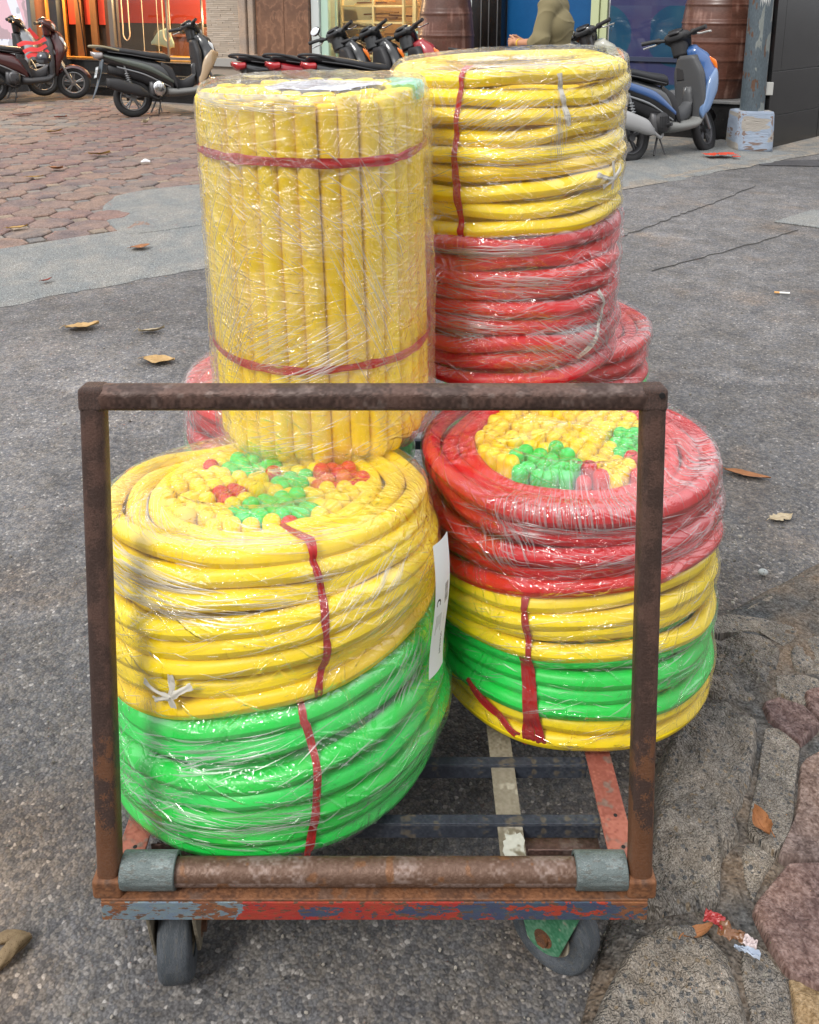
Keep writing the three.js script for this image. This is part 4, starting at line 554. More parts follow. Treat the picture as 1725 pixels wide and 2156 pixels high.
// printed paper slip pinched between the two front stacks
{
  const c = document.createElement('canvas'); c.width = 256; c.height = 760; const x = c.getContext('2d'); x.fillStyle = '#e4eae8'; x.fillRect(0, 0, 256, 760); x.fillStyle = '#1d2321';
  x.save(); x.translate(150, 250); for (let k = 0, q = 0; q < 110; k++) { const w = 2 + hash(k, 3) * 5; if (k % 2 === 0) x.fillRect(0, q, 70, w); q += w; } x.restore();
  x.save(); x.translate(150, 535); x.rotate(PI / 2); x.font = 'bold 42px sans-serif'; x.fillText('viettel', 0, 0); x.restore();
  x.save(); x.translate(30, 300); x.rotate(PI / 2); x.font = 'bold 74px sans-serif'; x.fillText('C', 0, 0); x.restore();
  for (let r = 0; r < 5; r++) { x.fillRect(112 - r * 17, 400, 4, 60 + 60 * hash(r, 1)); } x.fillRect(172, 420, 3, 60);
  const t = new THREE.CanvasTexture(c); t.colorSpace = THREE.SRGBColorSpace;
  const W = 0.052, Lh = 0.262, base = [0.052, 0.752, -1.385];
  const g = gridGeo(10, 30, (i, j) => { const u = i / 10 - 0.5, v = j / 30; return { p: [u * W, -v * Lh, 0.002 * Math.cos(u * 4) + 0.006 * Math.sin(v * 5)], uv: [i / 10, 1 - v] }; });
  const th = thing('paper_slip', 'white printed paper slip hanging between the two front hoop stacks', 'paper slip', base, 1.06); part('sheet', g, phys({ map: t, roughness: 0.6 }), th); th.rotation.z = 0.0;
}

// ---------------------------------------------------------------- shop fronts across the road (s along the front, y up, third axis out towards the road)
const FA = [-5.503, 0, -16.043], FT = -0.469;
const front = (name, label, category) => thing(name, label, category, FA, FT);
const granite = std({ map: colorTex(512, 512, (u, v) => { const f = vnoise(u * 200, v * 200, 3, 200), g = 0.1 + 0.05 * (fbm(u * 8, v * 8, 4, 5, 8) - 0.5) + (f > 0.9 ? 0.1 : 0.03 * (f - 0.5)); return [g, g * 0.98, g * 1.0]; }, 1 / 0.8), roughness: 0.22 });
const wood = (a, b, s) => std({ map: colorTex(256, 512, (u, v) => { const n = fbm(u * 14, v * 2, 4, s, 0), l = 0.5 + 0.5 * Math.sin((u * 30 + n * 5) * 2); const t = 0.6 * n + 0.25 * l; return a.map((q, k) => lerp(q, b[k], t)); }, 1 / 0.5), roughness: 0.55 });
const W1 = wood([0.62, 0.4, 0.14], [0.86, 0.62, 0.25], 3), W2 = wood([0.4, 0.25, 0.12], [0.58, 0.38, 0.2], 5), W3 = wood([0.24, 0.12, 0.06], [0.36, 0.2, 0.1], 7), Wp = wood([0.78, 0.68, 0.48], [0.9, 0.82, 0.62], 9);
const paint = (r, g, b, rough = 0.6) => std({ color: lin(r, g, b), roughness: rough });
const metalGrey = std({ color: lin(0.28, 0.29, 0.3), metalness: 0.8, roughness: 0.35 }), chrome = std({ color: lin(0.7, 0.7, 0.7), metalness: 1, roughness: 0.15 }), black = paint(0.012, 0.012, 0.014, 0.35), blackMatt = paint(0.02, 0.02, 0.022, 0.6);
const pane = phys({ color: lin(0.93, 0.96, 0.95), transmission: 1, thickness: 0, roughness: 0.02, ior: 1.5 });
const lampGlow = std({ color: lin(1, 0.8, 0.5), emissive: lin(1, 0.62, 0.25), emissiveIntensity: 5 });
function lampAt(p, power, r = 0.05) { const w = V(...p).applyAxisAngle(V(0, 1, 0), FT).add(V(...FA)), t = solo('ceiling_lamp', new THREE.SphereGeometry(r, 16, 10), lampGlow, null, 'lamp'); t.position.copy(w); const l = new THREE.PointLight(new THREE.Color(1, 0.68, 0.36), power); l.position.copy(w); l.castShadow = true; l.shadow.radius = 3; scene.add(l); return t; }
{ // granite steps under the first shop
  const t = front('granite_steps', 'dark polished granite steps below the orange shop window', 'steps');
  for (let k = 0; k < 3; k++) { part('riser', span(-3.2, 5.2, k * 0.197 - (k ? 0 : 0.05), (k + 1) * 0.197 - 0.026, -0.95, -0.3 * k, 0.003), granite, t); part('tread', span(-3.2, 5.2, (k + 1) * 0.197 - 0.0258, (k + 1) * 0.197, -0.95, -0.3 * k + 0.014, 0.006), granite, t); }
}
{ // orange shop
  const t = front('shop', 'shop with upright yellow and red boards and a warm-lit window', 'shop');
  part('floor', span(-2.4, 2.35, 0.58, 0.6, -3.2, -0.96, 0), W1, t); part('threshold', span(-2.2, 2.35, 0.592, 0.612, -1.02, -0.9, 0.003), W1, t);
  part('back_wall', [span(-2.4, 2.35, 0.6, 1.17, -3.3, -3.2, 0)], paint(0.05, 0.045, 0.03), t); part('red_band', span(-2.4, 2.35, 1.17, 3.0, -3.2, -3.16, 0), paint(0.5, 0.05, 0.02), t);
  part('side_wall', [span(-2.5, -2.4, 0, 3.2, -3.3, -0.96, 0), span(2.35, 2.45, 0, 3.2, -3.3, -0.96, 0)], paint(0.12, 0.05, 0.03), t);
  part('ceiling', span(-2.5, 2.45, 3.0, 3.2, -3.3, -0.6, 0), paint(0.3, 0.25, 0.2), t);
  const B = [[-2.02, -1.9, W1, 0.6], [-1.86, -1.74, W1, 0.6], [-1.66, -1.5, W1, 0.6], [-1.27, -1.09, W2, 0.6], [-0.9, -0.74, W2, 0.6], [-0.53, -0.4, W3, 0.6]];
  B.forEach(([a, b, m, y]) => part('board', span(a, b, y + 0.002, 3.0, -1.06, -1.02, 0.004), m, t));
  [[-1.48, -1.28], [-1.08, -0.91], [-0.73, -0.54]].forEach(([a, b]) => part('red_panel', span(a, b, 1.19, 3.0, -1.1, -1.07, 0.003), paint(0.5, 0.035, 0.012, 0.5), t));
  part('dark_panel', span(-2.1, -0.36, 0.6, 3.0, -1.2, -1.14, 0), paint(0.035, 0.02, 0.012), t);
  [[-1.99, 0.9, -1.7], [-1.7, 1.7, -1.76], [-1.2, 1.6, -1.0]].forEach(([a, y, b]) => part('leaning_pole', rod([a, 2.6, -0.98], [b, 0.62, -0.94], 0.012, 0.012, 8), black, t));
  part('window_frame', [span(-0.36, -0.26, 0.6, 3.0, -1.0, -0.93, 0.004), span(2.25, 2.35, 0.6, 3.0, -1.0, -0.93, 0.004), span(-0.26, 2.25, 0.61, 0.66, -0.99, -0.94, 0.004), span(0.95, 0.975, 0.66, 3.0, -0.985, -0.945, 0.002), span(1.72, 1.74, 0.66, 3.0, -0.985, -0.945, 0.002)], paint(0.11, 0.1, 0.095, 0.4), t);
  part('pane', span(-0.26, 2.25, 0.66, 3.0, -0.966, -0.963, 0), pane, t);
  for (const a of [-0.08, 0.86]) part('hanging_loop', tube([[a - 0.075, 2.6, -1.06], [a - 0.075, 1.2, -1.06], [a - 0.07, 0.99, -1.06], [a, 0.92, -1.06], [a + 0.07, 0.99, -1.06], [a + 0.075, 1.2, -1.06], [a + 0.075, 2.6, -1.06]], 0.011, 60, 8), paint(0.55, 0.4, 0.27), t);
  for (const a of [0.32, 0.66]) part('cord', rod([a, 2.6, -1.06], [a, 0.66, -1.06], 0.006, 0.006, 6), paint(0.5, 0.42, 0.3), t);
  part('cabinet', [span(0.9, 1.5, 0.6, 1.14, -2.7, -2.0, 0.01)], W3, t); part('counter', [span(-0.2, 0.75, 0.6, 0.95, -2.6, -2.1, 0.01), span(-0.25, 0.8, 0.952, 0.99, -2.65, -2.05, 0.008)], W3, t);
  part('rack', [1.0, 1.2, 1.4].map((y) => span(1.55, 2.2, y, y + 0.03, -1.9, -1.6, 0.004)).concat([span(1.55, 1.59, 0.6, 2.2, -1.9, -1.6, 0.004), span(2.16, 2.2, 0.6, 2.2, -1.9, -1.6, 0.004)]), W2, t);
  part('fan_leaf', loft([{ c: [0.1, 0.86, -1.5], a: 0.02, b: 0.03 }, { c: [0.3, 0.95, -1.5], a: 0.03, b: 0.14 }, { c: [0.5, 0.95, -1.5], a: 0.03, b: 0.18 }, { c: [0.62, 0.84, -1.5], a: 0.02, b: 0.05 }]), paint(0.2, 0.27, 0.22, 0.5), t);
  tag(lampAt([1.9, 1.36, -1.4], 6, 0.04), 'glowing orange lamp in the shop window beside the tiled pillar');
  tag(lampAt([0.62, 1.75, -1.6], 10, 0.045), 'warm lamp hanging in the middle of the shop window');
  tag(lampAt([-1.6, 2.6, -0.72], 24, 0.05), 'warm lamp above the upright yellow boards');
}
{ // far left: poster case, dark post
  const pt = colorTex(256, 256, (u, v) => { const n = fbm(u * 5, v * 6, 3, 71), w = [0.86, 0.87, 0.93]; const pk = sst(Math.abs(u - 0.62 - 0.1 * Math.sin(v * 7)), 0.14, 0.07) * (v > 0.1 ? 1 : 0), gr = n > 0.62 ? 0.35 : 0; return w.map((c, k) => lerp(lerp(c, [0.85, 0.66, 0.7][k], pk * 0.8), 0.4, gr)); });
  const t = front('poster_case', 'white lit poster case with pink shapes, far left behind the scooters', 'poster');
  part('poster', new THREE.PlaneGeometry(0.86, 1.5).translate(-1.7 - 0.02, 1.55, 0.022), std({ map: pt, roughness: 0.4 }), t); part('case', [span(-2.2, -1.26, 0.75, 2.35, -0.08, 0.018, 0.01), span(-2.25, -2.15, 0.6, 2.4, -0.06, 0.05, 0.01), span(-1.29, -1.2, 0.6, 2.4, -0.06, 0.05, 0.01)], paint(0.12, 0.13, 0.14, 0.4), t);
  part('leg', [span(-2.0, -1.94, -0.05, 0.75, -0.06, 0, 0.005), span(-1.5, -1.44, -0.05, 0.75, -0.06, 0, 0.005)], metalGrey, t);
  const p = front('post', 'dark square post between the poster case and the shop', 'post'); part('shaft', span(-1.16, -0.98, 0.39, 3.2, -0.48, -0.32, 0.01), paint(0.03, 0.035, 0.045, 0.4), p); part('foot', span(-1.2, -0.94, 0.392, 0.42, -0.52, -0.302, 0.004), metalGrey, p);
  const c = front('door_frame', 'cream door frame at the far left edge', 'door frame'); part('jamb', span(-2.62, -2.42, -0.05, 3, -0.2, -0.04, 0.008), paint(0.55, 0.5, 0.26), c); part('head', span(-3.4, -2.62, 2.7, 3, -0.2, -0.04, 0.008), paint(0.55, 0.5, 0.26), c);
}
{ // pillars and marble
  const t = front('tiled_pillar', 'pale pillar faced with thin horizontal stone tiles', 'pillar'); seed(8);
  part('core', span(2.36, 3.05, 0, 3.2, -0.94, -0.32, 0), paint(0.3, 0.25, 0.2), t);
  const strips = [[], [], []]; for (let y = 0.6; y < 3.1; y += 0.03) for (let s = 2.36 - rnd() * 0.2; s < 3.05;) { const w = rr(0.12, 0.3), a = Math.max(2.36, s), b = Math.min(3.05, s + w - 0.002); if (b - a > 0.01) pick(strips).push(span(a, b, y + 0.001, y + 0.027, -0.32, -0.3 + rr(-0.004, 0.006), 0)); s += w; }
  [[0.4, 0.33, 0.26], [0.36, 0.3, 0.24], [0.44, 0.37, 0.3]].forEach((c, k) => tag(part('stone_strips', merge(strips[k]), std({ color: lin(...c), roughness: 0.8 }), t), null, null, null, 'stuff'));
  part('skirting', span(2.33, 3.05, 0.59, 0.72, -0.3, -0.27, 0.006), paint(0.3, 0.29, 0.27, 0.4), t);
  const q = front('stone_pilaster', 'grey tan stone pilaster beside the brown marble', 'pilaster'); const stoneM = std({ map: grainColor([0.6, 0.53, 0.47], 0.12, 0.06, 131), roughness: 0.7 }); part('shaft', [span(3.06, 3.2, 0.592, 3.2, -0.4, -0.2, 0.02), span(3.21, 3.32, 0.592, 3.2, -0.4, -0.24, 0.02)], stoneM, q); part('base', span(3.04, 3.34, 0.592, 0.8, -0.4, -0.16, 0.02), stoneM, q);
  const marble = std({ map: colorTex(512, 512, (u, v) => { const n = fbm(u * 6 + 2 * fbm(u * 4, v * 4, 3, 5, 4), v * 6, 5, 9, 0), vein = 1 - Math.abs(2 * fbm(u * 9, v * 9 + n * 2, 4, 19) - 1), k = 0.5 * n + 0.5 * vein ** 6; return [0.36 + 0.22 * k, 0.26 + 0.17 * k, 0.205 + 0.13 * k]; }, 1 / 1.3), roughness: 0.25 });
  const m = front('marble_wall', 'brown veined marble wall beside the display window', 'wall'); part('panel', span(3.33, 3.855, 0.592, 3.2, -0.5, -0.3, 0.004), marble, m); part('panel', span(3.861, 4.3, 0.592, 3.2, -0.5, -0.298, 0.004), marble, m); part('backing', span(3.33, 4.3, -0.05, 3.2, -0.6, -0.5, 0), paint(0.1, 0.07, 0.05), m);
}
{ // furniture shop display
  const t = front('display_window', 'pale framed display window crowded with wooden frames and planks', 'shop window'); seed(15);
  part('window_frame', [span(4.31, 4.45, 0, 3.1, -0.5, -0.36, 0.006), span(6.9, 6.96, 0, 3.1, -0.5, -0.36, 0.006), span(4.45, 6.9, 0.4, 0.52, -0.5, -0.4, 0.006)], paint(0.5, 0.54, 0.53, 0.35), t);
  part('inner_frame', [span(4.455, 4.58, 0.52, 3.1, -0.49, -0.41, 0.004), span(4.6, 4.63, 0.52, 3.1, -0.62, -0.58, 0.003)], paint(0.4, 0.55, 0.45, 0.4), t);
  part('pane', span(4.58, 6.9, 0.52, 3.1, -0.452, -0.449, 0), pane, t);
  part('floor', span(4.3, 7, 0.36, 0.4, -2.4, -0.5, 0), W2, t); part('back_wall', span(4.2, 7.1, 0.4, 3.1, -2.5, -2.4, 0), paint(0.42, 0.24, 0.1), t); part('side_wall', [span(4.2, 4.3, 0.4, 3.1, -2.4, -0.62, 0), span(6.97, 7.05, 0.4, 3.1, -2.4, -0.5, 0)], paint(0.35, 0.4, 0.33), t); part('ceiling', span(4.2, 7.1, 3.1, 3.2, -2.5, -0.36, 0), paint(0.6, 0.6, 0.56), t);
  for (const y of [0.75, 1.02, 1.27, 1.52]) part('shelf', span(4.35, 5.5, y, y + 0.03, -1.7, -1.15, 0.003), Wp, t);
  for (const s of [4.36, 4.93, 5.46]) part('shelf_post', span(s, s + 0.035, 0.4, 2.2, -1.2, -1.145, 0.003), Wp, t);
  for (let k = 0; k < 26; k++) { const lvl = [0.78, 1.05, 1.3, 1.55][k % 4], s = rr(4.45, 5.1), n = Math.floor(k / 4) * 0.028; part('plank', place(box(rr(0.25, 0.6), 0.024, rr(0.05, 0.12)), s + 0.2, lvl + 0.014 + n * 0.9, rr(-1.5, -1.22), 0, rr(-0.25, 0.25), rr(-0.04, 0.04)), pick([Wp, Wp, W1, W2]), t); }
  const dial = new THREE.BoxGeometry(0.02, 0.5, 0.02);
  for (const [s, y0, y1, w, m] of [[5.55, 0.42, 1.12, 0.4, paint(0.3, 0.5, 0.5)], [5.6, 0.42, 1.6, 0.06, Wp], [5.95, 0.42, 1.7, 0.13, Wp], [6.2, 0.42, 1.62, 0.13, Wp], [6.4, 0.42, 1.3, 0.3, paint(0.35, 0.42, 0.36)], [6.72, 0.42, 1.5, 0.05, W1]]) part('upright_frame', [span(s - w / 2, s - w / 2 + 0.035, y0, y1, -1.32, -1.28, 0.003), span(s + w / 2 - 0.035, s + w / 2, y0, y1, -1.32, -1.28, 0.003), span(s - w / 2, s + w / 2, y1, y1 + 0.04, -1.32, -1.28, 0.003), span(s - w / 2, s + w / 2, (y0 + y1) / 2, (y0 + y1) / 2 + 0.03, -1.32, -1.28, 0.003), span(s - w / 2, s + w / 2, y0, y1, -1.345, -1.33, 0)], m, t);
  for (let k = 0; k < 7; k++) part('crate', place(box(rr(0.14, 0.3), rr(0.06, 0.13), 0.2), rr(5.1, 6.7), 0.47 + 0.12 * (k % 4), rr(-1.15, -0.8), 0, rr(-0.3, 0.3)), pick([W1, Wp, W2, paint(0.6, 0.5, 0.02)]), t);
  part('orange_board', span(5.75, 6.9, 1.42, 3.0, -2.35, -2.3, 0), paint(0.5, 0.2, 0.03), t);
  tag(lampAt([5.4, 2.9, -1.0], 7, 0.06), 'warm lamp under the ceiling of the display window');
}
{ // black column, blue panels, plinth
  const t = front('granite_column', 'black granite column with thin metal strips behind the brown jar', 'column');
  part('shaft', span(6.98, 7.42, 0, 3.2, -0.6, -0.3, 0.006), granite, t); for (const s of [7.12, 7.235, 7.36]) part('metal_strip', span(s, s + 0.014, 0, 3.2, -0.3, -0.285, 0.002), metalGrey, t);
  const b = front('blue_shutter', 'deep blue painted door panel behind the standing person', 'door'); const blueM = std({ map: grainColor([0.02, 0.3, 0.5], 0.03, 0.0, 141), roughness: 0.35 }); part('panel', [span(7.43, 8.0, 0.02, 3.1, -0.56, -0.5, 0.004), span(8.006, 8.62, 0.02, 3.1, -0.56, -0.502, 0.004)], blueM, b); part('sill', span(7.43, 8.62, 0, 0.06, -0.5, -0.4, 0.004), granite, b);
  const j = front('door_jamb', 'pale green cream door jamb between two blue panels', 'door frame'); part('jamb', [span(8.63, 8.74, 0, 3.1, -0.56, -0.42, 0.006), span(8.745, 8.84, 0, 3.1, -0.56, -0.46, 0.006)], paint(0.47, 0.52, 0.3), j);
  const g = front('glass_door', 'purple blue glass door panel behind the grey scooter', 'door'); part('panel', span(8.86, 9.95, 0.02, 3.1, -0.56, -0.52, 0.003), phys({ map: colorTex(128, 256, (u, v) => { const n = fbm(u * 3, v * 4, 3, 5), p = sst(Math.hypot(u % 1 - 0.35, v % 1 - 0.62), 0.4, 0.05); return [0.12 + 0.1 * p + 0.06 * n, 0.24 + 0.1 * n - 0.03 * p, 0.36 + 0.06 * n]; }), roughness: 0.08, clearcoat: 1 }), g); part('rail', span(8.86, 9.95, 0.85, 0.91, -0.51, -0.49, 0.003), paint(0.03, 0.04, 0.08), g);
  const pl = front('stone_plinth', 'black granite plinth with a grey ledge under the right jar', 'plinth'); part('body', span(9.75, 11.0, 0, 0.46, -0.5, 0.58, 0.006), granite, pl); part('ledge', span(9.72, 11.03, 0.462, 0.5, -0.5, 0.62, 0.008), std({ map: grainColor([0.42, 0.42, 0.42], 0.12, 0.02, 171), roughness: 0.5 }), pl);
  const w = thing('granite_wall', 'black speckled granite wall of large slabs at the right edge', 'wall', [3.955, 0, -10.2], 0.775);
  part('backing', span(0.01, 6, -0.02, 3.2, -0.26, -0.02, 0), paint(0.12, 0.12, 0.12), w);
  const cuts = [0, 0.2, 1.35, 2.5, 3.7, 5, 6], ys = [-0.02, 0.38, 0.87, 1.8, 3.2]; for (let k = 0; k < 4; k++) for (let i = 0; i < 6; i++) { if (k < 2 && i === 0) continue; part('slab', span((k < 2 && i === 1 ? 0 : cuts[i]) + 0.004, cuts[i + 1] - 0.004, ys[k] + 0.004, ys[k + 1] - 0.004, -0.02, 0.0 + (i + k) % 3 * 0.0012, 0.003), granite, w); }
  part('end_slab', span(-0.02, 0.006, -0.02, 3.2, -0.26, 0.004, 0.004), granite, w);
  const up = front('upper_storey', 'plain rendered upper storey above the shop fronts', 'building'); part('wall', span(-8, 11.2, 3.22, 6.4, -4, -0.3, 0.02), std({ map: grainColor([0.6, 0.56, 0.5], 0.1, 0.05, 151), roughness: 0.85 }), up); for (let k = 0; k < 5; k++) { const f = part('window', span(-6 + k * 3.4, -4.6 + k * 3.4, 3.9, 5.4, -0.3, -0.26, 0.01), paint(0.3, 0.3, 0.3), up); part('pane', span(-5.93 + k * 3.4, -4.67 + k * 3.4, 3.97, 5.33, -0.258, -0.255, 0), phys({ color: lin(0.03, 0.04, 0.05), roughness: 0.05 }), f); }
  const lf = front('side_wall', 'plain plaster wall beyond the far left door frame', 'wall'); part('panel', span(-8, -3.3, -0.05, 3.2, -0.4, -0.1, 0.01), paint(0.4, 0.37, 0.3), lf);
}
// ---------------------------------------------------------------- jars, pole
function jar(name, label, pos, R, H, mat) {
  const prof = [[0.001, 0], [0.58, 0.0]], N = 60; const shape = (t) => 0.58 + 0.42 * Math.sin(PI * clamp(t * 0.9 + 0.08, 0, 1)) ** 0.8 - 0.25 * sst(t, 0.82, 1), bands = [0.16, 0.3, 0.44, 0.58, 0.72, 0.86];
  for (let k = 0; k <= N * 2; k++) { const t = k / (N * 2); let r = shape(t); for (const b of bands) { const q = Math.abs(t - b) / 0.012; if (q < 1) r += 0.022 * (1 - q * q); const q2 = Math.abs(t - b - 0.02) / 0.006; if (q2 < 1) r += 0.012 * (1 - q2 * q2); } prof.push([r, t]); }
  const t = thing(name, label, 'jar', pos), g = lathe(prof.map(([r, y]) => [r * R, y * H]), 56); part('body', g, mat, t);
  part('rim', lathe([[0.55, 0.985], [0.66, 0.99], [0.7, 1.01], [0.7, 1.035], [0.6, 1.045], [0.52, 1.03], [0.52, 0.9]].map(([r, y]) => [r * R, y * H]), 56), mat, t); return t;
}
const glaze = phys({ map: colorTex(512, 512, (u, v) => { const n = fbm(u * 6, v * 14, 4, 5, 0), f = vnoise(u * 120, v * 120, 7), st = fbm(u * 40, v * 3, 3, 9), d = sst(st + 0.4 * (n - 0.5), 0.62, 0.85); return [0.33 + 0.13 * (n - 0.5) + 0.05 * f + 0.15 * d, 0.2 + 0.08 * (n - 0.5) + 0.05 * f + 0.16 * d, 0.155 + 0.07 * (n - 0.5) + 0.05 * f + 0.16 * d]; }), roughness: 0.42, clearcoat: 0.25, clearcoatRoughness: 0.25 });
jar('ceramic_jar', 'large brown ringed jar standing before the display window', [0.475, PAVE, -12.3], 0.37, 1.95, glaze);
jar('ceramic_jar', 'large brown ringed jar on the granite ledge behind the pole', [3.66, 0.5, -11.2], 0.43, 1.5, glaze);
{
  const peel = std({ map: colorTex(256, 512, (u, v) => { const n = fbm(u * 6, v * 14, 5, 5, 0), m = fbm(u * 18, v * 40, 3, 9), f = vnoise(u * 120, v * 240, 3) - 0.5; let c = [0.29, 0.33, 0.355]; if (n + 0.3 * (m - 0.5) > 0.6) c = [0.45, 0.47, 0.46]; if (m > 0.72 && n < 0.5) c = [0.34, 0.24, 0.18]; if (Math.abs(v - 0.22) < 0.1 && u > 0.18 && u < 0.4 && m > 0.52) c = [0.5, 0.3, 0.27]; return c.map((q) => q + 0.07 * f); }), roughness: 0.6, bumpMap: grainBump, bumpScale: 0.002 });
  const t = thing('utility_pole', 'peeling blue grey metal pole set in a painted concrete block', 'pole', [3.765, 0, -10.2]);
  part('shaft', new THREE.CylinderGeometry(0.118, 0.128, 4.4, 40, 1).translate(0, 2.6, 0), peel, t);
  const blk = std({ map: colorTex(256, 256, (u, v) => { const n = fbm(u * 7, v * 7, 5, 15, 0), m = fbm(u * 24, v * 24, 3, 19); let c = [0.58, 0.63, 0.7]; if (n > 0.55) c = [0.62, 0.6, 0.57]; if (m > 0.66) c = [0.47, 0.4, 0.37]; return c.map((q) => q + 0.12 * (m - 0.5)); }), roughness: 0.85, bumpMap: grainBump, bumpScale: 0.006 });
  const g = loft([{ c: [0, 0.0, 0], a: 0.212, b: 0.2, e: 7, up: [1, 0, 0] }, { c: [0, 0.2, 0], a: 0.21, b: 0.2, e: 7, up: [1, 0, 0] }, { c: [0, 0.43, 0], a: 0.2, b: 0.192, e: 7, up: [1, 0, 0] }, { c: [0.002, 0.455, 0], a: 0.18, b: 0.17, e: 5, up: [1, 0, 0] }], 40, 3); part('concrete_block', orient(place(g, 0, 0.0, 0, 0, PI / 2)), blk, t);
  part('paper_notice', gridGeo(10, 6, (i, j) => { const a = -0.5 + i / 10 * 0.9 + PI / 2, y = 1.43 + j / 6 * 0.33 + 0.02 * hash(i, j); return { p: [0.125 * Math.cos(a), y, 0.125 * Math.sin(a)], uv: [i, j] }; }), paint(0.62, 0.61, 0.57), t, 'torn white paper notice');
  part('switch_box', span(0.12, 0.2, 0.62, 0.76, -0.03, 0.04, 0.006), paint(0.4, 0.4, 0.38), t);
}

{ // unseen row of houses, added behind the camera to close off the low sky
  const wallM = std({ map: grainColor([0.62, 0.57, 0.5], 0.12, 0.06, 181), roughness: 0.85 }), glassM = phys({ color: lin(0.03, 0.035, 0.04), roughness: 0.06 }), frameM = paint(0.3, 0.27, 0.22);
  [['cream', -16, -7.5, 5.6, [0.95, 0.9, 0.8]], ['grey', -7.4, 0.2, 6.4, [0.75, 0.77, 0.8]], ['ochre', 0.3, 8.2, 5.9, [1, 0.85, 0.6]], ['pale green', 8.3, 16, 6.6, [0.75, 0.9, 0.8]]].forEach(([n, a, b, h, c]) => {
    const t = thing('added_house', n + ' rendered frontage added behind the viewer to close off the low sky', 'added_house', [a, 0, 7.5]), m = wallM.clone(); m.color.setRGB(...c);
    part('wall', span(0, b - a, -0.05, h, 0, 7, 0.02), m, t); part('roof', span(-0.1, b - a + 0.1, h + 0.002, h + 0.2, -0.3, 7.1, 0.02), paint(0.2, 0.08, 0.05), t);
    for (let s = 0.8; s < b - a - 1.6; s += 2.3) { for (const y of [0.9, 3.7]) { const w = part('window', span(s, s + 1.3, y, y + 1.5, -0.06, -0.001, 0.01), frameM, t); part('pane', span(s + 0.07, s + 1.23, y + 0.07, y + 1.43, -0.066, -0.0605, 0), glassM, w); } }
  });
}

// ---------------------------------------------------------------- scooters: x forward, y up, z to the right; origin at the rear wheel's contact
const greyPlastic = std({ color: lin(0.06, 0.062, 0.066), roughness: 0.5, bumpMap: grainBump, bumpScale: 0.0008 });
const rubberTyre = std({ color: lin(0.018, 0.018, 0.019), roughness: 0.75 }), seatMat = std({ color: lin(0.022, 0.023, 0.026), roughness: 0.5, bumpMap: grainBump, bumpScale: 0.001 }), engineMat = std({ color: lin(0.1, 0.1, 0.105), metalness: 0.6, roughness: 0.5 }), lensRed = phys({ color: lin(0.35, 0.01, 0.015), roughness: 0.12, clearcoat: 1 }), lensOrange = phys({ color: lin(0.75, 0.17, 0.01), roughness: 0.15, clearcoat: 1 }), lensClear = phys({ color: lin(0.55, 0.57, 0.58), roughness: 0.08, clearcoat: 1 }), mirrorGlass = std({ color: lin(0.92, 0.93, 0.95), metalness: 1, roughness: 0.02 });
const gloss = (r, g, b) => phys({ color: lin(r, g, b), roughness: 0.32, clearcoat: 0.9, clearcoatRoughness: 0.08 });
const plateTex = (() => { const c = document.createElement('canvas'); c.width = 256; c.height = 176; const x = c.getContext('2d'); x.fillStyle = '#cfd6d8'; x.fillRect(0, 0, 256, 176); x.strokeStyle = x.fillStyle = '#3c4346'; x.lineWidth = 6; x.strokeRect(6, 6, 244, 164); x.font = 'bold 112px sans-serif'; x.textAlign = 'center'; x.fillText('0501', 128, 128); const t = new THREE.CanvasTexture(c); t.colorSpace = THREE.SRGBColorSpace; return t; })();
const plateMat = std({ map: plateTex, roughness: 0.4 });
function wheel(x, r, w, rimMat, fix = (g) => g) {
  const tyre = place(lathe([[r * 0.68, -w * 0.4], [r * 0.8, -w * 0.52], [r * 0.93, -w * 0.46], [r * 0.99, -w * 0.2], [r, 0], [r * 0.99, w * 0.2], [r * 0.93, w * 0.46], [r * 0.8, w * 0.52], [r * 0.68, w * 0.4], [r * 0.66, 0], [r * 0.68, -w * 0.4]], 48), x, r, 0, PI / 2);
  const rim = [place(lathe([[r * 0.6, -w * 0.36], [r * 0.69, -w * 0.42], [r * 0.685, 0], [r * 0.69, w * 0.42], [r * 0.6, w * 0.36], [r * 0.58, 0], [r * 0.6, -w * 0.36]], 40), x, r, 0, PI / 2), rod([x, r, -w * 0.55], [x, r, w * 0.55], r * 0.17, r * 0.17, 18)];
  for (let k = 0; k < 5; k++) for (const d of [-0.13, 0.13]) { const a = k / 5 * TAU + 0.3; rim.push(rod([x + r * 0.12 * Math.cos(a), r + r * 0.12 * Math.sin(a), 0], [x + r * 0.62 * Math.cos(a + d), r + r * 0.62 * Math.sin(a + d), 0], 0.016, 0.011, 8)); }
  return [fix(tyre), fix(merge(rim))];
}
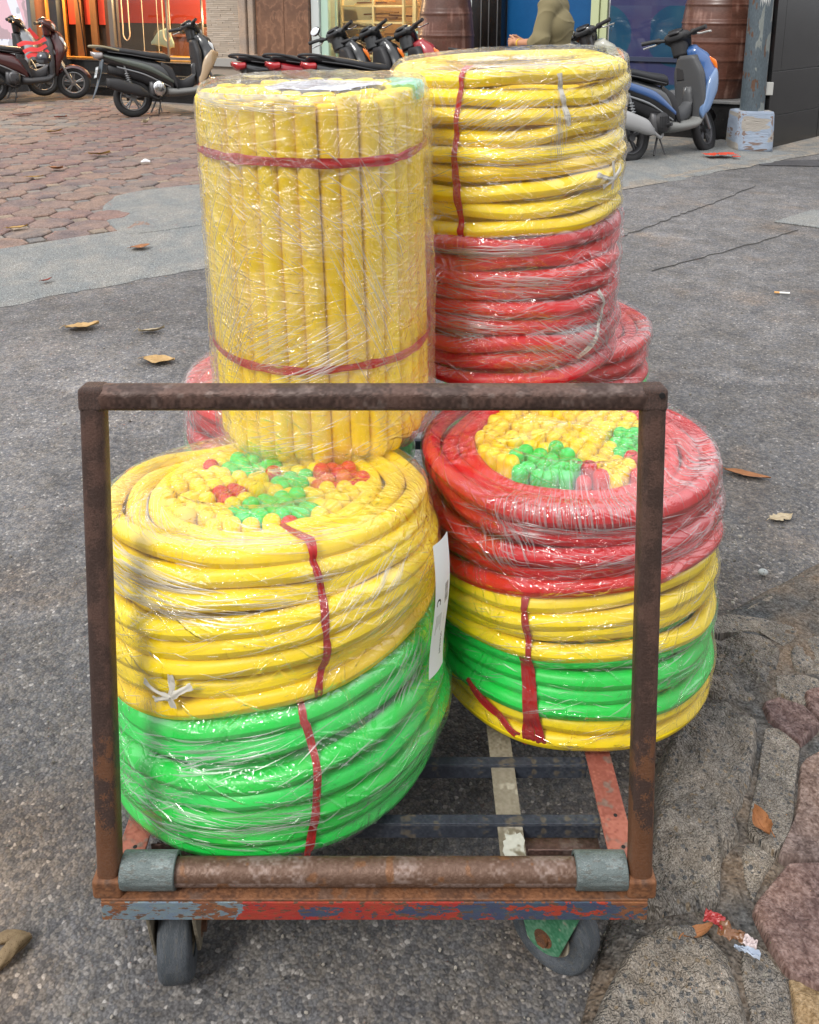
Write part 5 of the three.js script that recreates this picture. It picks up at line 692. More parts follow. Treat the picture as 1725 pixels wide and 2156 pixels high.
function scooter(o) {
  const heading = Math.atan2(-(o.front[1] - o.rear[1]), o.front[0] - o.rear[0]), t = thing('scooter', o.label, 'scooter', [o.rear[0], o.y ?? PAVE, o.rear[1]], heading, o.group);
  const S = o.stretch ?? 1, lean = o.lean ?? -0.09, st = o.steer ?? 0.35, B = o.body, I = o.inner ?? blackMatt, rim = o.rim ?? engineMat, wb = 1.26, r = 0.262;
  const M0 = new THREE.Matrix4().makeRotationX(lean).multiply(new THREE.Matrix4().makeScale(1, S, 1)), MS = new THREE.Matrix4().makeTranslation(1.02, 0, 0).multiply(new THREE.Matrix4().makeRotationAxis(V(-0.38, 0.92, 0).normalize(), st)).multiply(new THREE.Matrix4().makeTranslation(-1.02, 0, 0));
  const fix = (g) => (Array.isArray(g) ? merge(g) : g).applyMatrix4(M0), fixS = (g) => (Array.isArray(g) ? merge(g) : g).applyMatrix4(MS).applyMatrix4(M0);
  const round = (g) => g.applyMatrix4(new THREE.Matrix4().makeScale(1, 1 / S, 1)); // wheels stay round
  const P = (n, g, m, par = t, lab) => part(n, fix(g), m, par, lab), PS = (n, g, m, par = t, lab) => part(n, fixS(g), m, par, lab);
  const L = (st, n = 18) => orient(loft(st, n));
  // wheels
  const [ty, ri] = wheel(0, r, 0.1, rim, (g) => g.applyMatrix4(new THREE.Matrix4().makeRotationX(lean))); const w1 = part('rear_wheel', ty, rubberTyre, t); part('rim', ri, rim, w1);
  const [tf, rf] = wheel(wb, r, 0.085, rim, (g) => g.applyMatrix4(MS).applyMatrix4(new THREE.Matrix4().makeRotationX(lean))); const w2 = part('front_wheel', tf, rubberTyre, t); part('rim', rf, rim, w2);
  // body, seat, floor
  P('body_panel', L([{ c: [-0.46, 0.75, 0], a: 0.045, b: 0.035 }, { c: [-0.25, 0.69, 0], a: 0.115, b: 0.075 }, { c: [0.1, 0.6, 0], a: 0.15, b: 0.11 }, { c: [0.42, 0.5, 0], a: 0.145, b: 0.14 }, { c: [0.56, 0.37, 0], a: 0.13, b: 0.1 }], 24), B);
  if (o.flash) for (const s of [1, -1]) P('side_flash', L([{ c: [-0.36, 0.735, s * 0.09], a: 0.012, b: 0.012 }, { c: [-0.1, 0.66, s * 0.135], a: 0.02, b: 0.035 }, { c: [0.25, 0.56, s * 0.146], a: 0.018, b: 0.04 }, { c: [0.55, 0.4, s * 0.128], a: 0.014, b: 0.02 }], 12), o.flash);
  P('under_body', L([{ c: [-0.3, 0.58, 0], a: 0.07, b: 0.06 }, { c: [0.05, 0.5, 0], a: 0.1, b: 0.07 }, { c: [0.4, 0.4, 0], a: 0.11, b: 0.12 }]), blackMatt);
  P('seat', L([{ c: [-0.42, 0.825, 0], a: 0.07, b: 0.02 }, { c: [-0.25, 0.805, 0], a: 0.12, b: 0.045 }, { c: [0.02, 0.765, 0], a: 0.14, b: 0.045 }, { c: [0.25, 0.725, 0], a: 0.14, b: 0.05 }, { c: [0.48, 0.7, 0], a: 0.1, b: 0.05 }, { c: [0.55, 0.67, 0], a: 0.06, b: 0.03 }], 22), seatMat);
  P('grab_rail', tube([[-0.15, 0.79, 0.13], [-0.36, 0.84, 0.12], [-0.5, 0.855, 0.06], [-0.5, 0.855, -0.06], [-0.36, 0.84, -0.12], [-0.15, 0.79, -0.13]], 0.013, 40, 8), o.rail ?? blackMatt);
  P('floor_board', L([{ c: [0.45, 0.29, 0], a: 0.13, b: 0.06 }, { c: [0.62, 0.275, 0], a: 0.17, b: 0.05 }, { c: [0.86, 0.29, 0], a: 0.17, b: 0.045 }, { c: [0.96, 0.36, 0], a: 0.16, b: 0.05 }]), o.floor ?? I);
  P('tunnel', L([{ c: [0.56, 0.4, 0], a: 0.1, b: 0.1 }, { c: [0.7, 0.36, 0], a: 0.07, b: 0.07 }, { c: [0.86, 0.42, 0], a: 0.07, b: 0.08 }, { c: [0.92, 0.62, 0], a: 0.06, b: 0.05, up: [1, 0, 0] }]), I);
  P('inner_shield', L([{ c: [0.93, 0.3, 0], a: 0.15, b: 0.035, up: [1, 0.15, 0], e: 4 }, { c: [0.935, 0.5, 0], a: 0.2, b: 0.035, up: [1, 0.1, 0], e: 4 }, { c: [0.93, 0.72, 0], a: 0.19, b: 0.05, up: [1, 0, 0], e: 4 }, { c: [0.91, 0.9, 0], a: 0.12, b: 0.05, up: [1, 0, 0], e: 3 }]), I);
  P('front_shield', L([{ c: [0.99, 0.33, 0], a: 0.12, b: 0.03, up: [1, 0.2, 0], e: 3 }, { c: [1.02, 0.5, 0], a: 0.21, b: 0.07, up: [1, 0.25, 0], e: 2.6 }, { c: [1.08, 0.68, 0], a: 0.215, b: 0.145, up: [1, 0.2, 0], e: 2.2 }, { c: [1.04, 0.85, 0], a: 0.16, b: 0.12, up: [1, 0.55, 0], e: 2.2 }, { c: [0.96, 0.97, 0], a: 0.08, b: 0.05, up: [1, 0.6, 0], e: 2.2 }], 26), o.shield ?? B);
  if (o.cheek) for (const s of [1, -1]) P('shield_cheek', L([{ c: [0.9, 0.38, s * 0.165], a: 0.03, b: 0.05 }, { c: [0.99, 0.54, s * 0.2], a: 0.03, b: 0.13 }, { c: [1.1, 0.66, s * 0.195], a: 0.035, b: 0.11 }, { c: [1.21, 0.72, s * 0.12], a: 0.03, b: 0.03 }], 14), o.cheek);
  for (const s of [1, -1]) P('indicator', L([{ c: [1.08, 0.86, s * 0.15], a: 0.012, b: 0.02 }, { c: [1.13, 0.8, s * 0.18], a: 0.02, b: 0.04 }, { c: [1.15, 0.72, s * 0.17], a: 0.012, b: 0.015 }], 12), o.indicator ?? lensOrange);
  // steering: cowl, bars, fork, mudguard
  PS('handlebar_cowl', [L([{ c: [0.82, 1.08, 0], a: 0.09, b: 0.035 }, { c: [0.9, 1.075, 0], a: 0.15, b: 0.06 }, { c: [1.0, 1.03, 0], a: 0.11, b: 0.075 }, { c: [1.05, 0.98, 0], a: 0.05, b: 0.04 }], 22), L([{ c: [0.93, 0.9, 0], a: 0.08, b: 0.06, up: [1, 0, 0] }, { c: [0.93, 1.0, 0], a: 0.09, b: 0.07, up: [1, 0, 0] }, { c: [0.92, 1.06, 0], a: 0.1, b: 0.07, up: [1, 0, 0] }])], o.cowl ?? B);
  PS('cable', [tube([[0.9, 1.04, 0.14], [1.0, 1.06, 0.1], [1.06, 0.98, 0.06], [1.04, 0.85, 0.05]], 0.005, 16, 6), tube([[0.9, 1.04, -0.14], [1.01, 1.08, -0.1], [1.07, 0.98, -0.06], [1.04, 0.85, -0.05]], 0.005, 16, 6)], black);
  PS('dashboard', L([{ c: [0.81, 1.105, 0], a: 0.06, b: 0.015 }, { c: [0.88, 1.135, 0], a: 0.085, b: 0.018 }, { c: [0.94, 1.125, 0], a: 0.06, b: 0.012 }]), o.dash ?? black);
  PS('headlight', L([{ c: [1.02, 1.03, 0], a: 0.09, b: 0.045 }, { c: [1.062, 1.0, 0], a: 0.075, b: 0.038 }]), lensClear);
  for (const s of [1, -1]) { PS('grip', [rod([0.87, 1.07, s * 0.13], [0.83, 1.085, s * 0.23], 0.017, 0.017, 12), rod([0.833, 1.085, s * 0.225], [0.8, 1.09, s * 0.36], 0.0185, 0.02, 14), L([{ c: [0.84, 1.082, s * 0.2], a: 0.03, b: 0.026 }, { c: [0.87, 1.082, s * 0.2], a: 0.035, b: 0.028 }])], blackMatt); PS('brake_lever', tube([[0.87, 1.075, s * 0.2], [0.9, 1.06, s * 0.24], [0.885, 1.055, s * 0.33], [0.87, 1.05, s * 0.38]], 0.008, 20, 8), o.lever ?? chrome); }
  if (o.mirror) for (const s of o.mirror) { const m = PS('mirror', place(new THREE.SphereGeometry(1, 22, 14).scale(0.022, 0.05, 0.075), 0.86, 1.2, s * 0.27, 0, 0, o.mirrorTilt ?? 0.15), black); part('mirror_glass', fixS(place(new THREE.SphereGeometry(1, 22, 14).scale(0.006, 0.044, 0.069), 0.838, 1.198, s * 0.27, 0, 0, o.mirrorTilt ?? 0.15)), mirrorGlass, m); PS('mirror_stalk', rod([0.88, 1.09, s * 0.2], [0.865, 1.18, s * 0.26], 0.007), black); }
  for (const s of [1, -1]) PS('fork', rod([1.0, 0.7, s * 0.075], [wb - 0.01, r / S, s * 0.07], 0.018, 0.022, 12), metalGrey);
  PS('front_mudguard', gridGeo(14, 24, (i, j) => { const a = 0.25 + j / 24 * 2.3, c = (i / 14 - 0.5) * 2, rad = (r + 0.03) - 0.05 * c ** 4 * 0.9, n = fade(Math.min(1, (1 - Math.abs(j / 12 - 1)) * 4)); return { p: [wb + rad * Math.cos(a), (r + rad * Math.sin(a)) / S, c * (0.03 + 0.045 * n)], uv: [i, j] }; }), o.guard ?? B);
  // rear: engine, exhaust, shock, mudguard, plate, light, stand
  P('engine', [L([{ c: [-0.06, 0.27, -0.1], a: 0.035, b: 0.07 }, { c: [0.15, 0.3, -0.1], a: 0.05, b: 0.09 }, { c: [0.38, 0.3, -0.09], a: 0.04, b: 0.085 }]), L([{ c: [0.22, 0.32, 0.08], a: 0.07, b: 0.1 }, { c: [0.42, 0.33, 0.06], a: 0.08, b: 0.09 }])], engineMat);
  P('cooling_cover', [place(lathe([[0.001, 0.03], [0.05, 0.03], [0.085, 0.015], [0.095, -0.02]], 28), 0.34, 0.33, 0.15, PI / 2), ...Array.from({ length: 6 }, (_, k) => span(0.28 + k * 0.022, 0.288 + k * 0.022, 0.28, 0.38, 0.17, 0.186, 0.002))], o.cover ?? engineMat);
  P('exhaust', [L([{ c: [-0.36, 0.42, 0.17], a: 0.05, b: 0.055 }, { c: [-0.2, 0.38, 0.18], a: 0.062, b: 0.078 }, { c: [0.05, 0.31, 0.18], a: 0.055, b: 0.07 }, { c: [0.18, 0.26, 0.16], a: 0.03, b: 0.035 }]), tube([[0.18, 0.26, 0.16], [0.32, 0.2, 0.12], [0.42, 0.22, 0.06]], 0.017, 16, 8)], o.pipe ?? blackMatt);
  { const g = [rod([-0.02, 0.3, 0.13], [-0.1, 0.6, 0.125], 0.014)]; for (let k = 0; k < 8; k++) { const q = k / 8; g.push(place(new THREE.TorusGeometry(0.026, 0.0065, 6, 16), -0.03 - 0.06 * q, 0.34 + 0.2 * q, 0.13, PI / 2)); } P('shock_absorber', g, metalGrey); }
  P('rear_mudguard', L([{ c: [-0.36, 0.7, 0], a: 0.08, b: 0.03, up: [1, 0.3, 0] }, { c: [-0.4, 0.54, 0], a: 0.08, b: 0.012, up: [1, 0.3, 0], e: 4 }, { c: [-0.47, 0.36, 0], a: 0.065, b: 0.009, up: [1, 0.3, 0], e: 4 }, { c: [-0.53, 0.24, 0], a: 0.03, b: 0.007, up: [1, 0.3, 0], e: 4 }]), o.flap ?? blackMatt);
  P('number_plate', place(new THREE.PlaneGeometry(0.19, 0.135), -0.452, 0.55, 0, 0, -PI / 2, 0).applyMatrix4(new THREE.Matrix4().makeTranslation(-0.452, 0.55, 0).multiply(new THREE.Matrix4().makeRotationZ(-0.3)).multiply(new THREE.Matrix4().makeTranslation(0.452, -0.55, 0))), plateMat);
  P('tail_light', L([{ c: [-0.36, 0.745, 0], a: 0.115, b: 0.04 }, { c: [-0.44, 0.745, 0], a: 0.085, b: 0.042 }, { c: [-0.5, 0.775, 0], a: 0.045, b: 0.022 }]), o.tail ?? lensRed);
  for (const s of [1, -1]) { P('side_trim', L([{ c: [-0.2, 0.6, s * 0.125], a: 0.006, b: 0.009 }, { c: [0.15, 0.5, s * 0.155], a: 0.007, b: 0.011 }, { c: [0.5, 0.34, s * 0.14], a: 0.006, b: 0.008 }], 10), o.trim ?? metalGrey); P('foot_peg', [rod([0.36, 0.3, s * 0.12], [0.36, 0.31, s * 0.25], 0.013, 0.015, 10)], blackMatt); P('knee_panel', L([{ c: [0.4, 0.6, s * 0.1], a: 0.03, b: 0.05 }, { c: [0.55, 0.47, s * 0.115], a: 0.03, b: 0.09 }, { c: [0.6, 0.34, s * 0.13], a: 0.025, b: 0.04 }], 12), blackMatt); }
  P('air_box', L([{ c: [-0.16, 0.36, -0.14], a: 0.05, b: 0.06 }, { c: [0.06, 0.4, -0.15], a: 0.055, b: 0.08 }, { c: [0.16, 0.38, -0.13], a: 0.03, b: 0.05 }]), blackMatt);
  P('key_lock', [rod([0.888, 0.86, 0.07], [0.872, 0.86, 0.07], 0.022, 0.022, 14)], metalGrey);
  P('glove_box', span(0.875, 0.9, 0.68, 0.8, -0.13, -0.03, 0.01), blackMatt); P('hook', tube([[0.885, 0.62, 0], [0.86, 0.6, 0], [0.855, 0.57, 0], [0.875, 0.56, 0]], 0.006, 12, 6), metalGrey);
  P('nose_trim', L([{ c: [1.0, 0.97, 0], a: 0.012, b: 0.01 }, { c: [1.13, 0.86, 0], a: 0.016, b: 0.012 }, { c: [1.225, 0.71, 0], a: 0.01, b: 0.008 }], 10), metalGrey);
  P('seat_piping', tube([[-0.3, 0.78, 0.12], [0, 0.735, 0.142], [0.25, 0.69, 0.142], [0.47, 0.66, 0.1]], 0.006, 24, 6), greyPlastic);
  P('kick_lever', [rod([0.1, 0.3, -0.16], [0.3, 0.24, -0.19], 0.009), rod([0.3, 0.24, -0.17], [0.3, 0.24, -0.24], 0.011)], metalGrey);
  P('side_stand', rod([0.42, 0.24, -0.1], [0.38, 0.012, -0.2], 0.01), metalGrey);
  P('centre_stand', [rod([0.3, 0.2, 0.1], [0.2, 0.05, 0.14], 0.011), rod([0.33, 0.24, 0.08], [0.34, 0.05, 0.16], 0.008)], blackMatt);
  return t;
}
const gB = 'scooters parked along the shop fronts';
const maroon = gloss(0.06, 0.014, 0.014), bronze = gloss(0.4, 0.29, 0.18), olive = gloss(0.07, 0.085, 0.07), silver = gloss(0.32, 0.34, 0.36), redB = gloss(0.3, 0.012, 0.02), blueB = gloss(0.03, 0.095, 0.27), blueLight = gloss(0.2, 0.33, 0.55), greyFloor = std({ color: lin(0.17, 0.172, 0.165), roughness: 0.6 }), jet = gloss(0.009, 0.01, 0.011);
scooter({ label: 'dark maroon scooter with red straps and a helmet hung on its front, far left', rear: [-6.55, -14.6], front: [-5.5, -15.3], body: maroon, stretch: 1.14, steer: -0.35, inner: greyPlastic, rim: metalGrey, indicator: lensClear, group: gB });
scooter({ label: 'silver and black scooter half hidden behind the maroon one', rear: [-7.2, -15.0], front: [-6.1, -15.75], body: silver, cowl: jet, stretch: 1.16, steer: -0.2, indicator: lensClear, group: gB });
scooter({ label: 'black scooter with bronze leg shield and a number plate, parked before the steps', rear: [-3.79, -12.77], front: [-2.69, -13.38], body: jet, flash: olive, shield: jet, cheek: bronze, floor: greyFloor, guard: olive, stretch: 1.14, steer: 0.3, lean: -0.12, rim: metalGrey, cover: chrome, indicator: lensClear, tail: phys({ color: lin(0.3, 0.28, 0.28), roughness: 0.1, clearcoat: 1 }), flap: paint(0.09, 0.11, 0.13), rail: paint(0.25, 0.22, 0.14), group: gB });
scooter({ label: 'black scooter with red tail light and a round mirror, nearest the marble wall', rear: [-1.5, -10.75], front: [-0.4, -11.3], body: jet, shield: jet, cowl: jet, stretch: 1.14, steer: 0.5, lean: -0.2, mirror: [-1], mirrorTilt: -0.1, group: gB });
scooter({ label: 'crimson scooter with a bare black handlebar, middle of the three', rear: [-1.08, -10.55], front: [0.0, -11.1], body: redB, shield: jet, cowl: jet, stretch: 1.16, steer: 0.5, lean: -0.2, group: gB });
scooter({ label: 'black scooter with a smooth black cowl beside the brown jar', rear: [-0.66, -10.35], front: [0.42, -10.9], body: jet, shield: redB, cowl: jet, stretch: 1.17, steer: 0.5, lean: -0.2, group: gB });
scooter({ label: 'grey scooter with a bright oval mirror behind the blue scooter', rear: [1.55, -10.2], front: [2.6, -10.95], y: 0.03, body: gloss(0.4, 0.4, 0.36), shield: gloss(0.42, 0.42, 0.36), cowl: jet, stretch: 1.2, steer: 0.45, lean: -0.2, mirror: [-1], mirrorTilt: -0.1, group: gB });
scooter({ label: 'dark scooter showing only its cowl behind the standing person', rear: [0.95, -11.6], front: [2.0, -11.2], y: 0.03, body: jet, stretch: 1.18, steer: 0, lean: -0.1, group: gB });
const blueScooter = scooter({ label: 'blue scooter with grey leg shield leaning beside the utility pole', rear: [2.24, -9.3], front: [3.37, -10.02], y: 0.02, body: jet, flash: blueB, shield: blueB, inner: greyPlastic, floor: greyFloor, cowl: blackMatt, guard: greyPlastic, cheek: gloss(0.12, 0.2, 0.36), stretch: 1.17, steer: 0.35, lean: -0.14, pipe: paint(0.32, 0.32, 0.32, 0.35), cover: blackMatt, lever: paint(0.6, 0.6, 0.58), group: gB });
{ // helmet and straps on the maroon scooter
  const p = [-5.86, 0.78, -14.92];
  const h = thing('helmet', 'small dark helmet hung below the maroon scooter handlebar', 'helmet', [p[0] + 0.13, p[1] - 0.04, p[2] + 0.2]); part('shell', place(new THREE.SphereGeometry(0.115, 24, 16, 0, TAU, 0, PI * 0.62), 0, 0, 0, 0.5), gloss(0.02, 0.022, 0.03), h); part('visor', place(new THREE.SphereGeometry(0.12, 20, 8, 0.3, 1.6, PI * 0.42, PI * 0.16), 0, 0, 0, 0.4), phys({ color: lin(0.1, 0.11, 0.12), roughness: 0.1 }), h);
  const s = thing('strap', 'red cargo straps looped over the maroon scooter', 'strap', p, 0.3); for (const [a, b, y] of [[-0.3, 0.12, 0.16], [-0.22, 0.12, 0.06], [-0.18, 0.14, -0.02]]) part('band', ribbon(Array.from({ length: 16 }, (_, k) => { const q = k / 15; return [lerp(a, b, q), y + 0.09 * q + 0.02 * Math.sin(q * 7), 0.2 + 0.02 * Math.sin(q * 3)]; }), 0.06, () => [0, 0.3, 0.95], y * 9), paint(0.62, 0.03, 0.03), s);
  part('band', ribbon(Array.from({ length: 12 }, (_, k) => { const q = k / 11; return [-0.12 + 0.12 * q, 0.42 - 0.16 * q, 0.18]; }), 0.05, () => [0, 0.3, 0.95], 3), paint(0.62, 0.03, 0.03), s);
}

// ---------------------------------------------------------------- the person
function crumple(g) { const p = g.attributes.position, n = g.attributes.normal, G = V(), N = V(); const f = (x, y, z) => { const q = y * 9 + x * 5 + 3 * noise3(x * 4, y * 4, z * 4, 3); return 0.007 * (1 - Math.abs(Math.sin(q * 2.1 + z * 6))) ** 2 + 0.007 * (noise3(x * 9, y * 7, z * 9, 5) - 0.5); };
  for (let i = 0; i < p.count; i++) { const x = p.getX(i), y = p.getY(i), z = p.getZ(i), e = 0.004, a = f(x, y, z); N.set(n.getX(i), n.getY(i), n.getZ(i)).normalize(); G.set(f(x + e, y, z) - a, f(x, y + e, z) - a, f(x, y, z + e) - a).divideScalar(e); p.setXYZ(i, x + N.x * a, y + N.y * a, z + N.z * a); G.addScaledVector(N, -G.dot(N)); N.sub(G).normalize(); n.setXYZ(i, N.x, N.y, N.z); } return g; }
function body(bones, c, half, res, k = 0.03) {
  const mc = new MarchingCubes(res, std({}), false, false, 400000), n = res, D = new Float32Array(n * n * n).fill(1e3), q = (i) => (i / (n / 2) - 1);
  for (const [ax, ay, az, ra, bx, by, bz, rb] of bones) {
    const m = Math.max(ra, rb) + 0.1, lo = [Math.min(ax, bx) - m, Math.min(ay, by) - m, Math.min(az, bz) - m], hi = [Math.max(ax, bx) + m, Math.max(ay, by) + m, Math.max(az, bz) + m], I = (v, d) => clamp(Math.floor(((v - c[d]) / half + 1) * n / 2), 0, n - 1), dx = bx - ax, dy = by - ay, dz = bz - az, L2 = dx * dx + dy * dy + dz * dz || 1e-9;
    for (let z = I(lo[2], 2); z <= I(hi[2], 2); z++) for (let y = I(lo[1], 1); y <= I(hi[1], 1); y++) for (let x = I(lo[0], 0); x <= I(hi[0], 0); x++) {
      const px = c[0] + q(x) * half - ax, py = c[1] + q(y) * half - ay, pz = c[2] + q(z) * half - az, t = clamp((px * dx + py * dy + pz * dz) / L2, 0, 1), d = Math.hypot(px - dx * t, py - dy * t, pz - dz * t) - lerp(ra, rb, t), o = z * n * n + y * n + x, e = D[o], h = clamp(0.5 + 0.5 * (e - d) / k, 0, 1); D[o] = e > 100 ? d : lerp(e, d, h) - k * h * (1 - h);
    }
  }
  for (let i = 0; i < D.length; i++) mc.field[i] = -D[i];
  mc.isolation = 0; mc.update();
  const N = mc.count, P = new Float32Array(N * 3), Nn = new Float32Array(N * 3); for (let i = 0; i < N; i++) for (let d = 0; d < 3; d++) { P[i * 3 + d] = mc.positionArray[i * 3 + d] * half + c[d]; Nn[i * 3 + d] = mc.normalArray[i * 3 + d]; }
  const g = new THREE.BufferGeometry(); g.setAttribute('position', new THREE.BufferAttribute(P, 3)); g.setAttribute('normal', new THREE.BufferAttribute(Nn, 3)); return g;
}
{
  const t = thing('person', 'person in a khaki shirt with rolled sleeves, hands clasped, seen from the side', 'person', [1.4, 0.03, -9.3], PI - 0.45), s = 1.13, B = (l) => l.map((b) => b.map((v) => v * s));
  // faces +x; left side is -z, towards the road
  const skin = std({ color: lin(0.42, 0.2, 0.11), roughness: 0.55 }), hair = paint(0.012, 0.01, 0.009, 0.6), shirt = std({ map: grainColor([0.47, 0.43, 0.31], 0.06, 0.02, 161), roughness: 0.85, bumpMap: grainBump, bumpScale: 0.002 }), trousers = paint(0.02, 0.024, 0.05, 0.8);
  const legs = [[0, 0.86, -0.09, 0.085, 0.02, 0.47, -0.11, 0.058], [0.02, 0.47, -0.11, 0.055, -0.02, 0.1, -0.12, 0.038], [0, 0.86, 0.09, 0.085, 0.03, 0.47, 0.1, 0.058], [0.03, 0.47, 0.1, 0.055, 0, 0.1, 0.11, 0.038]], feet = [[-0.03, 0.05, -0.12, 0.04, 0.16, 0.035, -0.14, 0.033], [-0.01, 0.05, 0.11, 0.04, 0.18, 0.035, 0.13, 0.033]];
  const trunk = [[0, 0.92, -0.05, 0.115, 0, 0.92, 0.05, 0.115], [0, 0.95, 0, 0.12, -0.02, 1.2, 0, 0.13], [-0.02, 1.2, -0.06, 0.12, -0.02, 1.2, 0.06, 0.12], [-0.01, 1.36, -0.14, 0.06, -0.01, 1.36, 0.14, 0.06], [0, 1.38, 0, 0.06, 0.03, 1.5, 0, 0.052]];
  const head = [[0.04, 1.58, 0, 0.088, 0.05, 1.62, 0, 0.092], [0.06, 1.53, 0, 0.06, 0.08, 1.52, 0, 0.05], [0.13, 1.57, 0, 0.016, 0.145, 1.555, 0, 0.018], [0.04, 1.58, -0.09, 0.02, 0.04, 1.6, -0.095, 0.02], [0.04, 1.58, 0.09, 0.02, 0.04, 1.6, 0.095, 0.02]];
  const armL = [[-0.01, 1.36, -0.18, 0.05, 0.03, 1.06, -0.24, 0.042], [0.03, 1.06, -0.24, 0.042, 0.27, 1.05, -0.12, 0.029]], armR = [[-0.01, 1.36, 0.18, 0.05, 0.03, 1.06, 0.24, 0.042], [0.03, 1.06, 0.24, 0.042, 0.28, 1.05, 0.09, 0.029]];
  const skinG = body(B([...legs, ...feet, ...trunk, ...head, ...armL, ...armR]), [0, 0.95, 0], 1.0, 150);
  const hand = (z0, dir) => { const o = [[0.27, 1.05, z0, 0.027, 0.34, 1.055, z0 + dir * 0.05, 0.03], [0.3, 1.06, z0 + dir * 0.01, 0.024, 0.35, 1.035, z0 + dir * 0.045, 0.024]]; for (let f = 0; f < 4; f++) { const y = 1.085 - f * 0.019, x = 0.352 - 0.004 * Math.abs(f - 1.2); o.push([x, y, z0 + dir * 0.045, 0.0095, x + 0.03, y - 0.004, z0 + dir * 0.075, 0.009], [x + 0.03, y - 0.004, z0 + dir * 0.075, 0.009, x + 0.012, y - 0.012, z0 + dir * 0.105, 0.008]); } o.push([0.3, 1.075, z0 + dir * 0.02, 0.012, 0.345, 1.105, z0 + dir * 0.05, 0.01], [0.345, 1.105, z0 + dir * 0.05, 0.01, 0.37, 1.11, z0 + dir * 0.075, 0.009]); return o; };
  const hands = body(B([...hand(-0.11, 1), ...hand(0.085, -0.7)]), [0.34 * s, 1.06 * s, 0], 0.17, 110, 0.008);
  part('skin', mergeGeometries([skinG, hands]), skin, t);
  part('shirt', crumple(body(B([...trunk.slice(0, 4).map((b) => b.map((v, i) => (i === 3 || i === 7 ? v + 0.03 : v))), [0, 0.82, -0.05, 0.145, 0, 0.82, 0.05, 0.145], [-0.01, 1.37, -0.17, 0.075, 0.025, 1.1, -0.235, 0.07], [0.025, 1.09, -0.235, 0.074, 0.09, 1.055, -0.215, 0.06], [-0.01, 1.37, 0.17, 0.075, 0.025, 1.1, 0.235, 0.07], [0.025, 1.09, 0.235, 0.07, 0.09, 1.055, 0.205, 0.06], [0, 1.4, -0.03, 0.07, 0.01, 1.44, 0.02, 0.066]]), [0, 1.13, 0], 0.56, 120)), shirt, t);
  part('trousers', body(B(legs.map((b) => b.map((v, i) => (i === 3 || i === 7 ? v + 0.024 : v)))), [0, 0.55, 0], 0.62, 90), trousers, t);
  part('shoe', body(B(feet.map((b) => b.map((v, i) => (i === 3 || i === 7 ? v + 0.008 : v)))), [0.07, 0.06, 0], 0.32, 70), blackMatt, t);
  part('hair', body(B([[0.02, 1.62, 0, 0.1, 0.03, 1.65, 0, 0.095], [-0.02, 1.56, 0, 0.075, -0.01, 1.62, 0, 0.09]]), [0, 1.8, 0], 0.2, 60), hair, t);
  for (const e of [-0.035, 0.035]) part('eye', new THREE.SphereGeometry(0.012, 12, 8).translate(0.128 * s, 1.6 * s, e * s), paint(0.05, 0.03, 0.02, 0.2), t); part('mouth', box(0.01, 0.006, 0.045, 0.132 * s, 1.528 * s, 0, 0.002), paint(0.3, 0.1, 0.08), t);
  part('wrist_band', place(new THREE.TorusGeometry(0.035, 0.008, 10, 28), 0.255 * s, 1.051 * s, -0.128 * s, 0, PI / 2 - 0.45), paint(0.62, 0.4, 0.04), t);
}
// ---------------------------------------------------------------- fallen leaves and litter
const leafMat = (a, b, s) => std({ map: colorTex(128, 128, (u, v) => { const n = fbm(u * 7, v * 7, 4, s), w = Math.abs(v - 0.5) < 0.02 || Math.abs(Math.sin((u * 2 + Math.abs(v - 0.5) * 2.4) * 20)) < 0.08 ? 1 : 0; return a.map((q, k) => lerp(q, b[k], n) - 0.1 * w + (vnoise(u * 40, v * 40, s) > 0.9 ? -0.2 : 0)); }), roughness: 0.8 });
const tan = leafMat([0.74, 0.62, 0.43], [0.58, 0.46, 0.29], 3), pale = leafMat([0.7, 0.65, 0.55], [0.56, 0.5, 0.4], 5), rust = leafMat([0.62, 0.42, 0.26], [0.48, 0.31, 0.18], 7), yellowL = leafMat([0.7, 0.58, 0.33], [0.58, 0.45, 0.25], 9), dryL = leafMat([0.5, 0.43, 0.32], [0.38, 0.31, 0.22], 13), redL = leafMat([0.55, 0.2, 0.16], [0.42, 0.22, 0.16], 11);
function leaf(label, x, z, y, len, wid, turn, curl, ragged, mat, sd, name = 'fallen_leaf', cat = 'leaf') {
  const t = thing(name, label, cat, [x, y, z], turn, null);
  const nu = 36, nv = 18, g = gridGeo(nu, nv, (i, j) => { const u = i / nu, v = j / nv - 0.5, w = wid * Math.sin(PI * Math.min(1, u * 0.97 + 0.015)) ** 0.75 * (1 - 0.25 * u) * (1 - ragged * vnoise(u * 9, j > 9 ? 1 : 5, sd)), px = (u - 0.5) * len, pz = v * w, q = (u - 0.5) * 2; return { p: [px, 0.004 + curl * (q * q * (q > 0 ? 0.5 : 0.15) + (v > 0 ? 0.55 : 0.2) * (2 * v) ** 2) * wid + 0.22 * wid * Math.max(0, fbm(u * 3, j / nv * 2.4, 3, sd + 1) - 0.3) * (0.4 + curl), pz], uv: [u, j / nv] }; }, true);
  part('blade', g, mat, t); part('stalk', tube([[-len * 0.68, 0.01, 0.004], [-len * 0.56, 0.006 + curl * wid * 0.5, 0], [-len * 0.48, 0.006 + curl * 0.7 * wid, 0]], 0.0012, 8, 5), mat, t); return t;
}
leaf('heart-shaped tan dry leaf on the road, left, nearest the ramp', -1.67, -4.47, 0.002, 0.165, 0.15, 0.25, 0.2, 0.3, tan, 1);
leaf('pale narrow curled leaf on the road beside the heart-shaped one', -1.3, -4.41, 0.002, 0.13, 0.07, 0.1, 0.4, 0.3, pale, 2);
